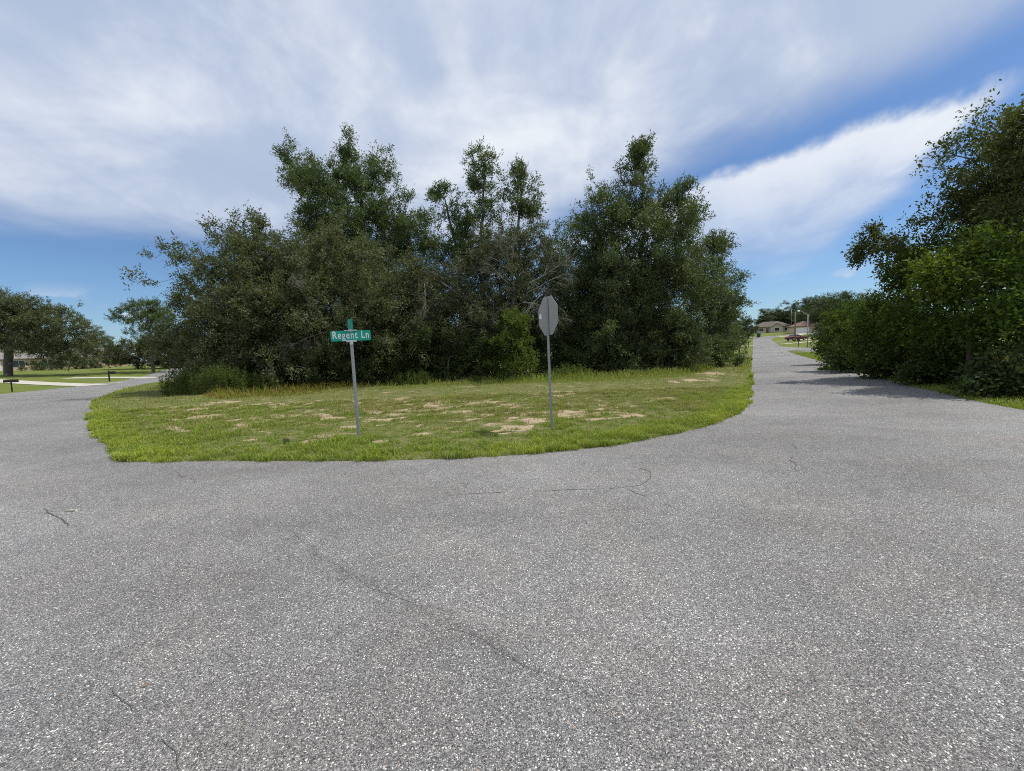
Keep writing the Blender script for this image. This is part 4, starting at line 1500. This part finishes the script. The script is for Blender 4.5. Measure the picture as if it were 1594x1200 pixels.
def street_sign():
    x, y = -3.13, 8.58
    z = float(H(x, y))
    t = thing('street_name_sign', 'green street name sign on a grey steel post in the grass', 'street sign', (x, y, z), R(16))
    t.rotation_euler = (0, R(-0.6), R(16))
    channel_post(t, 1.97)

    def blade(parent_name, z0, w, h, rz):
        b = MB()
        r = .025
        pts = []
        for cx, cz, a0 in ((w / 2 - r, h - r, 0), (-w / 2 + r, h - r, 90), (-w / 2 + r, r, 180), (w / 2 - r, r, 270)):
            for q in range(5):
                a = R(a0 + q * 22.5)
                pts.append((cx + r * math.cos(a), cz + r * math.sin(a)))
        b.prism(pts, 'y', -.0015, .0015)
        o = b.build(parent_name, M['signgreen'], t, loc=(0, .012, z0))
        o.rotation_euler = (0, 0, rz)
        return o
    b1 = blade('name_plate', 1.975, .75, .205, 0.0)
    b1['label'] = 'green name plate with white letters reading Regent Ln'
    cu = bpy.data.curves.new('lettering', 'FONT')
    cu.body = 'Regent Ln'
    cu.size = .205
    cu.align_x = 'CENTER'
    cu.extrude = .0006
    cu.offset = 0.0028
    cu.space_character = 1.18
    tmp = bpy.data.objects.new('tmp', cu)
    col.objects.link(tmp)
    dg = bpy.context.evaluated_depsgraph_get()
    me = bpy.data.meshes.new_from_object(tmp.evaluated_get(dg))
    bpy.data.objects.remove(tmp)
    co = np.empty(len(me.vertices) * 3)
    me.vertices.foreach_get('co', co)
    co = co.reshape(-1, 3)
    x0, x1 = co[:, 0].min(), co[:, 0].max()
    co[:, 0] = (co[:, 0] - (x0 + x1) / 2) * .675 / (x1 - x0)
    me.vertices.foreach_set('co', co.ravel())
    me.materials.clear()
    me.materials.append(M['signwhite'])
    lt = link('lettering', me, b1, (0, -.0026, .050))
    lt.rotation_euler = (R(90), 0, 0)
    # lower cap that grips the plate and hides the foot of the letter g
    cap = MB()
    cap.box(-.10, .10, -.006, .026, 1.952, 1.990)
    cap.tube([(0, .014, 1.90), (0, .014, 1.958)], .034, 12)
    cap.build('post_cap', M['bracket'], t, bevel=.002)
    cross = MB()
    cross.box(-.12, -.03, -.004, .026, 2.168, 2.192).box(.03, .12, -.004, .026, 2.168, 2.192).box(-.032, .032, -.012, .036, 2.160, 2.205)
    cross.build('cross_bracket', M['bracket'], t, bevel=.002)
    b2 = blade('name_plate', 2.198, .75, .205, R(-79))
    b2.rotation_euler = (0, R(3), R(-79))
    b2['label'] = 'second green name plate seen nearly edge-on'
    bo = MB()
    bo.tube([(0, -.012, 1.35), (0, .004, 1.35)], .009, 8)
    bo.build('bolt', M['bracket'], t)


street_sign()


def stop_sign():
    x, y = 0.75, 8.52
    z = float(H(x, y))
    t = thing('stop_sign', 'back of a grey octagonal stop sign on a steel post in the grass', 'stop sign', (x, y, z), 0)
    t.rotation_euler = (0, R(-1.0), R(-65))          # its face looks up the right-hand road
    post = channel_post(t, 2.66)
    post.location = (0, 0, 0)
    c = 0.755 / 2
    k = c / math.cos(math.pi / 8)
    pts = [(k * math.cos(math.pi / 8 + i * math.pi / 4), 2.31 + k * math.sin(math.pi / 8 + i * math.pi / 4)) for i in range(8)]
    MB().prism(pts, 'y', .034, .0365).build('plate', M['signback'], t)
    k2 = k * .992
    pts2 = [(k2 * math.cos(math.pi / 8 + i * math.pi / 4), 2.31 + k2 * math.sin(math.pi / 8 + i * math.pi / 4)) for i in range(8)]
    MB().prism(pts2, 'y', .0366, .0376).build('sign_face', M['signred'], t)
    MB().box(-.345, -.255, .0325, .0339, 2.28, 2.375).build('sticker', M['signwhite'], t)
    for zz in (2.05, 2.57):
        MB().tube([(0, -.008, zz), (0, .032, zz)], .009, 8).build('bolt', M['bracket'], t)


stop_sign()

# ------------------------------------------------------------------ mailboxes, lamp, poles, bins
def mailbox(label, px, py, rz, h=1.05, bl=.55, dark=True, scale=1.0, post='wood', tall=False, pw=.06, group='mailboxes along the roads'):
    x, y = gp(px, py)
    t = thing('mailbox', label, 'mailbox', (x, y, float(H(x, y)) - .03), rz, group)
    pm = M['black'] if post == 'black' else M['wood']
    p = MB()
    p.box(-pw, pw, -pw, pw, -.1, h + (.35 if tall else 0.0))
    if tall:
        p.box(-.10, .85, -.05, .05, h - .12, h - .02)
    p.build('post', pm, t)
    w, hh = .11, .14
    pts = [(-w, 0), (w, 0), (w, hh)] + [(w * math.cos(R(a)), hh + w * math.sin(R(a))) for a in range(20, 180, 20)] + [(-w, hh)]
    b = MB()
    x0 = .12 if tall else -bl / 2
    b.prism(pts, 'x', x0, x0 + bl)
    b.build('box', M['black'], t, loc=(0, 0, h))
    MB().box(x0 + bl, x0 + bl + .015, -.10, .10, h + .01, h + .22).build('door', M['black'], t)
    MB().box(x0 + bl * .7, x0 + bl * .7 + .04, -.125, -.115, h + .1, h + .3).build('flag', M['redlens'], t)
    t.scale = (scale,) * 3
    return t


mailbox('long dark mailbox on a thin leaning post at far left lawn edge', 19, 609.5, R(15), .85, .95, pw=.035, post='black')
mailbox('black mailbox on an arm of a tall black post by the left-hand road', 170.5, 593.5, R(10), 1.1, .62, post='black', tall=True)
mailbox('dark mailbox beside the street lamp on the right-hand lawn', 1243, 539.4, R(110), 1.0, .6)
mailbox('dark mailbox by the pale driveway left of the right-hand road', 1165, 540.5, R(60), 1.0, .55)
mailbox('dark mailbox at the thicket corner by the right-hand road', 1151, 554, R(60), 1.0, .5, post='black')


def lamp():
    x, y = gp(1257, 540.2)
    z = float(H(x, y))
    t = thing('street_lamp', 'grey street lamp with a curved arm on the right-hand hillside lawn', 'street lamp', (x, y, z))
    d = np.array([-.9, -.3, 0])
    MB().tube([(0, 0, -.3), (0, 0, 3), (0, 0, 5.9)], [.10, .085, .07], 10).build('pole', M['galv_pale'], t, smooth=True)
    pts = [(0, 0, 5.8)] + [tuple(d * q + np.array([0, 0, 5.8 + .75 * math.sin(q / 2.3 * 1.45)])) for q in (.3, .7, 1.2, 1.7, 2.1)]
    MB().tube(pts, .045, 8).build('arm', M['galv_pale'], t, smooth=True)
    e = np.array(pts[-1])
    MB().tube([e, e + d * .25 + np.array([0, 0, .02]), e + d * .65], [.07, .15, .08], 10).build('lamp_head', M['white'], t, smooth=True)
    MB().tube([e + d * .3 + np.array([0, 0, -.10]), e + d * .3 + np.array([0, 0, -.19])], [.13, .10], 10).build('lens', M['clear'], t, smooth=True)


M['galv_pale'] = plain('pale_galvanised', (0.42, 0.41, 0.38), 0.6, 0.3)
lamp()


def util_pole(label, px, py, h, r, mat):
    x, y = gp(px, py)
    z = float(H(x, y))
    t = thing('utility_pole', label, 'pole', (x, y, z))
    MB().tube([(0, 0, -.4), (0, 0, h * .5), (0, 0, h)], [r, r * .85, r * .7], 9).build('shaft', mat, t, smooth=True)
    MB().tube([(0, 0, h), (0, 0, h + .05)], [r * .72, r * .4], 9).build('cap', M['galv_pale'], t)


util_pole('brown wooden utility pole beside the maroon car', 1237.5, 531.5, 6.9, .17, M['wood'])
util_pole('thin tall greenish pole in front of the far houses', 1232, 516, 10.0, .12, M['teal_pole'] if 'teal_pole' in M else M['galv'])


def bin_(label, px, py, mat, s=1.0, rz=.3):
    x, y = gp(px, py)
    t = thing('wheeled_bin', label, 'bin', (x, y, float(H(x, y))), rz)
    b = MB()
    b.add([(-.26, -.28, .06), (.26, -.28, .06), (.26, .28, .06), (-.26, .28, .06), (-.32, -.36, 1.0), (.32, -.36, 1.0), (.32, .36, 1.0), (-.32, .36, 1.0)],
          [(0, 3, 2, 1), (4, 5, 6, 7), (0, 1, 5, 4), (1, 2, 6, 5), (2, 3, 7, 6), (3, 0, 4, 7)])
    b.build('body', mat, t, bevel=.03)
    MB().add([(-.34, -.40, 1.005), (.34, -.40, 1.005), (.34, .40, 1.005), (-.34, .40, 1.005), (-.30, -.36, 1.06), (.30, -.36, 1.06), (.30, .40, 1.12), (-.30, .40, 1.12)],
             [(0, 3, 2, 1), (4, 5, 6, 7), (0, 1, 5, 4), (1, 2, 6, 5), (2, 3, 7, 6), (3, 0, 4, 7)]).build('lid', mat, t, bevel=.015)
    for sx in (-.26, .26):
        MB().tube([(sx - .03, .30, .12), (sx + .03, .30, .12)], .12, 12).build('wheel', M['tyre'], t)
    t.scale = (s,) * 3


bin_('dark teal wheeled bin at the top of the right-hand road', 1181, 525.2, M['teal'], 1.4)
bin_('blue bin on the hillside lawn in front of the silver car', 1270, 524, M['blue'], 1.2)
bin_('green bin on the lawn before the left house', 152, 571, M['teal'], 1.1)


# ------------------------------------------------------------------ cars
def car(label, px, py, paint, rz, s=1.0):
    x, y = gp(px, py)
    t = thing('parked_car', label, 'car', (x, y, float(H(x, y)) + .02), rz)
    L = 4.7
    prof = [(-2.35, .38), (-2.33, .72), (-2.2, .86), (-1.35, .95), (-.75, .98), (1.35, .98), (2.05, .95), (2.28, .85), (2.35, .6), (2.33, .35), (1.85, .28), (-1.9, .28)]
    body = MB()
    n = len(prof)
    secs = [(-.88, .92), (-.80, 1.0), (.80, 1.0), (.88, .92)]
    vs = [(p[0] * (1 if k == 1 else .985), yy, .28 + (p[1] - .28) * k) for yy, k in secs for p in prof]
    fs = [tuple(range(n)), tuple(range(3 * n, 4 * n))[::-1]]
    for q in range(3):
        fs += [(q * n + i, (q + 1) * n + i, (q + 1) * n + (i + 1) % n, q * n + (i + 1) % n) for i in range(n)]
    body.add(vs, fs)
    body.build('body', paint, t, bevel=.03)
    MB().add([(-.80, -.80, .965), (1.55, -.80, .965), (1.55, .80, .965), (-.80, .80, .965), (-.05, -.60, 1.41), (.95, -.60, 1.41), (.95, .60, 1.41), (-.05, .60, 1.41)],
             [(4, 5, 6, 7), (0, 1, 5, 4), (1, 2, 6, 5), (2, 3, 7, 6), (3, 0, 4, 7)]).build('window', M['pane'], t)
    MB().add([(-.12, -.61, 1.405), (1.0, -.61, 1.405), (1.0, .61, 1.405), (-.12, .61, 1.405), (.0, -.52, 1.46), (.9, -.52, 1.46), (.9, .52, 1.46), (.0, .52, 1.46)],
             [(0, 3, 2, 1), (4, 5, 6, 7), (0, 1, 5, 4), (1, 2, 6, 5), (2, 3, 7, 6), (3, 0, 4, 7)]).build('roof', paint, t, bevel=.02)
    for yy in (-1, 1):
        for a, b in (((-.78, .97), (-.06, 1.41)), ((.5, .97), (.45, 1.41)), ((1.53, .97), (.95, 1.41))):
            MB().tube([(a[0], yy * .80, a[1]), (b[0], yy * .605, b[1])], .04, 6).build('pillar', paint, t)
    for wx in (-1.45, 1.42):
        for yy in (-1, 1):
            w = MB().tube([(wx, yy * .70, .33), (wx, yy * .90, .33)], .33, 18).build('wheel', M['tyre'], t)
            MB().tube([(wx, yy * .895, .33), (wx, yy * .915, .33)], .20, 14).build('rim', M['rim'], w)
    for yy in (-1, 1):
        MB().box(-2.36, -2.25, yy * .62 - .18, yy * .62 + .18, .64, .76).build('headlight', M['clear'], t)
        MB().box(2.24, 2.36, yy * .62 - .18, yy * .62 + .18, .66, .84).build('tail_light', M['redlens'], t)
        MB().box(-.55, -.38, yy * .90 - .08, yy * .90 + .08, .98, 1.10).build('mirror', paint, t)
    t.scale = (s,) * 3


car('maroon car parked on the driveway up the right-hand road', 1239, 530.2, M['maroon'], R(190), 1.05)
car('silver car parked on the lawn behind the right thicket end', 1289, 527, M['silver'], R(200), 1.0)


# ------------------------------------------------------------------ houses
def hip(mb, x0, x1, y0, y1, z0, h, ov=.5, ridge=None):
    x0, x1, y0, y1 = x0 - ov, x1 + ov, y0 - ov, y1 + ov
    r = ridge if ridge is not None else (y1 - y0) / 2
    ym = (y0 + y1) / 2
    mb.add([(x0, y0, z0), (x1, y0, z0), (x1, y1, z0), (x0, y1, z0), (x0 + r, ym, z0 + h), (x1 - r, ym, z0 + h), (x0, y0, z0 - .18), (x1, y0, z0 - .18), (x1, y1, z0 - .18), (x0, y1, z0 - .18)],
           [(0, 1, 5, 4), (1, 2, 5), (2, 3, 4, 5), (3, 0, 4), (6, 7, 1, 0), (7, 8, 2, 1), (8, 9, 3, 2), (9, 6, 0, 3), (6, 9, 8, 7)])


def gable(mb, x0, x1, y0, y1, z0, h, ov=.4):
    xm = (x0 + x1) / 2
    a, b = x0 - ov, x1 + ov
    y0 -= ov
    zz = z0 - ov * h / ((x1 - x0) / 2)
    mb.add([(a, y0, zz), (xm, y0, z0 + h), (b, y0, zz), (a, y1, zz), (xm, y1, z0 + h), (b, y1, zz), (a, y0, zz - .15), (xm, y0, z0 + h - .15), (b, y0, zz - .15)],
           [(0, 1, 4, 3), (1, 2, 5, 4), (6, 7, 1, 0), (7, 8, 2, 1)])


def window(t, x, z, w, h, y):
    f = MB().box(x - w / 2 - .08, x + w / 2 + .08, y - .05, y + .02, z - .08, z + h + .08).build('window', M['white'], t)
    MB().box(x - w / 2, x - .03, y - .062, y - .052, z, z + h).build('pane', M['pane'], f)
    MB().box(x + .03, x + w / 2, y - .062, y - .052, z, z + h).build('pane', M['pane'], f)


def house(label, px, py, D, rz, wall, roofm, w, d, parts):
    p = at(px, py, D)
    z = float(H(p[0], p[1]))
    t = thing('house', label, 'house', (p[0], p[1], z), rz)
    hw = w / 2
    MB().box(-hw, hw, 0, d, -1.0, 2.7).build('wall', wall, t)
    rf = MB()
    hip(rf, -hw, hw, 0, d, 2.72, 2.5 if d > 8 else 2.0)
    rf.build('roof', roofm, t)
    for k, a in parts:
        if k == 'window':
            window(t, *a, 0)
        elif k == 'door':
            MB().box(a[0] - .5, a[0] + .5, -.04, .02, 0, 2.1).build('door', M['wood'], t)
        elif k == 'garage':
            g = MB().box(a[0] - 2.4, a[0] + 2.4, -.05, .02, 0, 2.2).build('garage_door', M['white'], t)
            for i in range(4):
                MB().box(a[0] - 2.35, a[0] + 2.35, -.075, -.052, .04 + .54 * i, .54 * i + .52).build('panel', M['white'], g)
        elif k == 'wing':
            x0, x1, y0 = a
            MB().box(x0, x1, y0, .0, -1, 2.62).add([(x0, y0, 2.62), (x1, y0, 2.62), ((x0 + x1) / 2, y0, 2.62 + (x1 - x0) * .28), (x0, 0, 2.62), (x1, 0, 2.62), ((x0 + x1) / 2, 0, 2.62 + (x1 - x0) * .28)], [(0, 1, 2), (3, 5, 4)]).build('wing', wall, t)
            r2 = MB()
            gable(r2, x0, x1, y0, 3.5, 2.66, (x1 - x0) * .30)
            r2.build('wing_roof', roofm, t)
            window(t, (x0 + x1) / 2, .7, 1.6, 1.3, y0)
    return t


house('pale house with a brown hip roof at the top of the right-hand road', 1203, 516, 195, R(-20), M['cream'], M['shingle_b'], 15, 9,
      [('wing', (-1.2, 3.6, -2.2)), ('window', (5.6, .8, 1.8, 1.3)), ('door', (-2.2,)), ('window', (-4.6, .8, 1.6, 1.3)), ('window', (-6.6, .8, 1.0, 1.3))])
house('tan house with a reddish roof and pale garage door on the hill', 1258, 515, 165, R(-25), M['tan'], M['shingle_r'], 11.5, 8,
      [('garage', (-2.1,)), ('window', (3.2, .8, 1.6, 1.3))])
house('tan house behind the huge live oak on the left', 30, 570, 98, R(42), M['tan'], M['shingle_g'], 16, 9,
      [('window', (4.5, .8, 1.8, 1.4)), ('window', (0, .8, 1.8, 1.4)), ('door', (2.3,)), ('garage', (-5,))])
house('low house with a grey roof half hidden by bushes beyond the left lawn', 135, 567, 112, R(38), M['tan'], M['shingle_g'], 15, 9,
      [('window', (4.5, .8, 1.8, 1.4)), ('window', (-3, .8, 1.8, 1.4)), ('door', (1.5,))])

# ------------------------------------------------------------------ small litter
def pebble(label, x, y, r, mat, name='stone', cat='stone', flat=.5, seed=0):
    g = np.random.default_rng(seed)
    import bmesh
    bm = bmesh.new()
    bmesh.ops.create_icosphere(bm, subdivisions=2, radius=r)
    for v in bm.verts:
        v.co *= 1 + g.normal(0, .1)
        v.co.z *= flat
    me = bpy.data.meshes.new(name)
    bm.to_mesh(me)
    bm.free()
    me.materials.append(mat)
    o = link(name, me, None, (x, y, float(H(x, y)) + r * flat * .6))
    tag(o, label, cat)


x, y = gp(181, 711)
pebble('white lump of broken concrete at the left tip of the grass edge', x, y, .09, M['signwhite'], seed=1)
x, y = gp(190, 715)
pebble('smaller white chip next to the broken concrete at the grass edge', x, y, .05, M['signwhite'], seed=2)
x, y = gp(110, 796)
o = tag(MB().add([(-.07, -.012, 0), (.07, -.008, 0), (.075, .012, 0), (-.06, .014, 0), (-.06, -.01, .012), (.06, -.006, .014), (.065, .01, .012), (-.05, .01, .012)],
                 [(0, 3, 2, 1), (4, 5, 6, 7), (0, 1, 5, 4), (1, 2, 6, 5), (2, 3, 7, 6), (3, 0, 4, 7)]).build('wood_chip', M['concrete'], loc=(x, y, .004)),
        'thin white splinter lying on the asphalt at left', 'litter')
x, y = gp(226, 1068)
pebble('small brown dry leaf scrap on the asphalt at lower left', x, y, .014, M['wood'], 'leaf_scrap', 'litter', .4, 4)
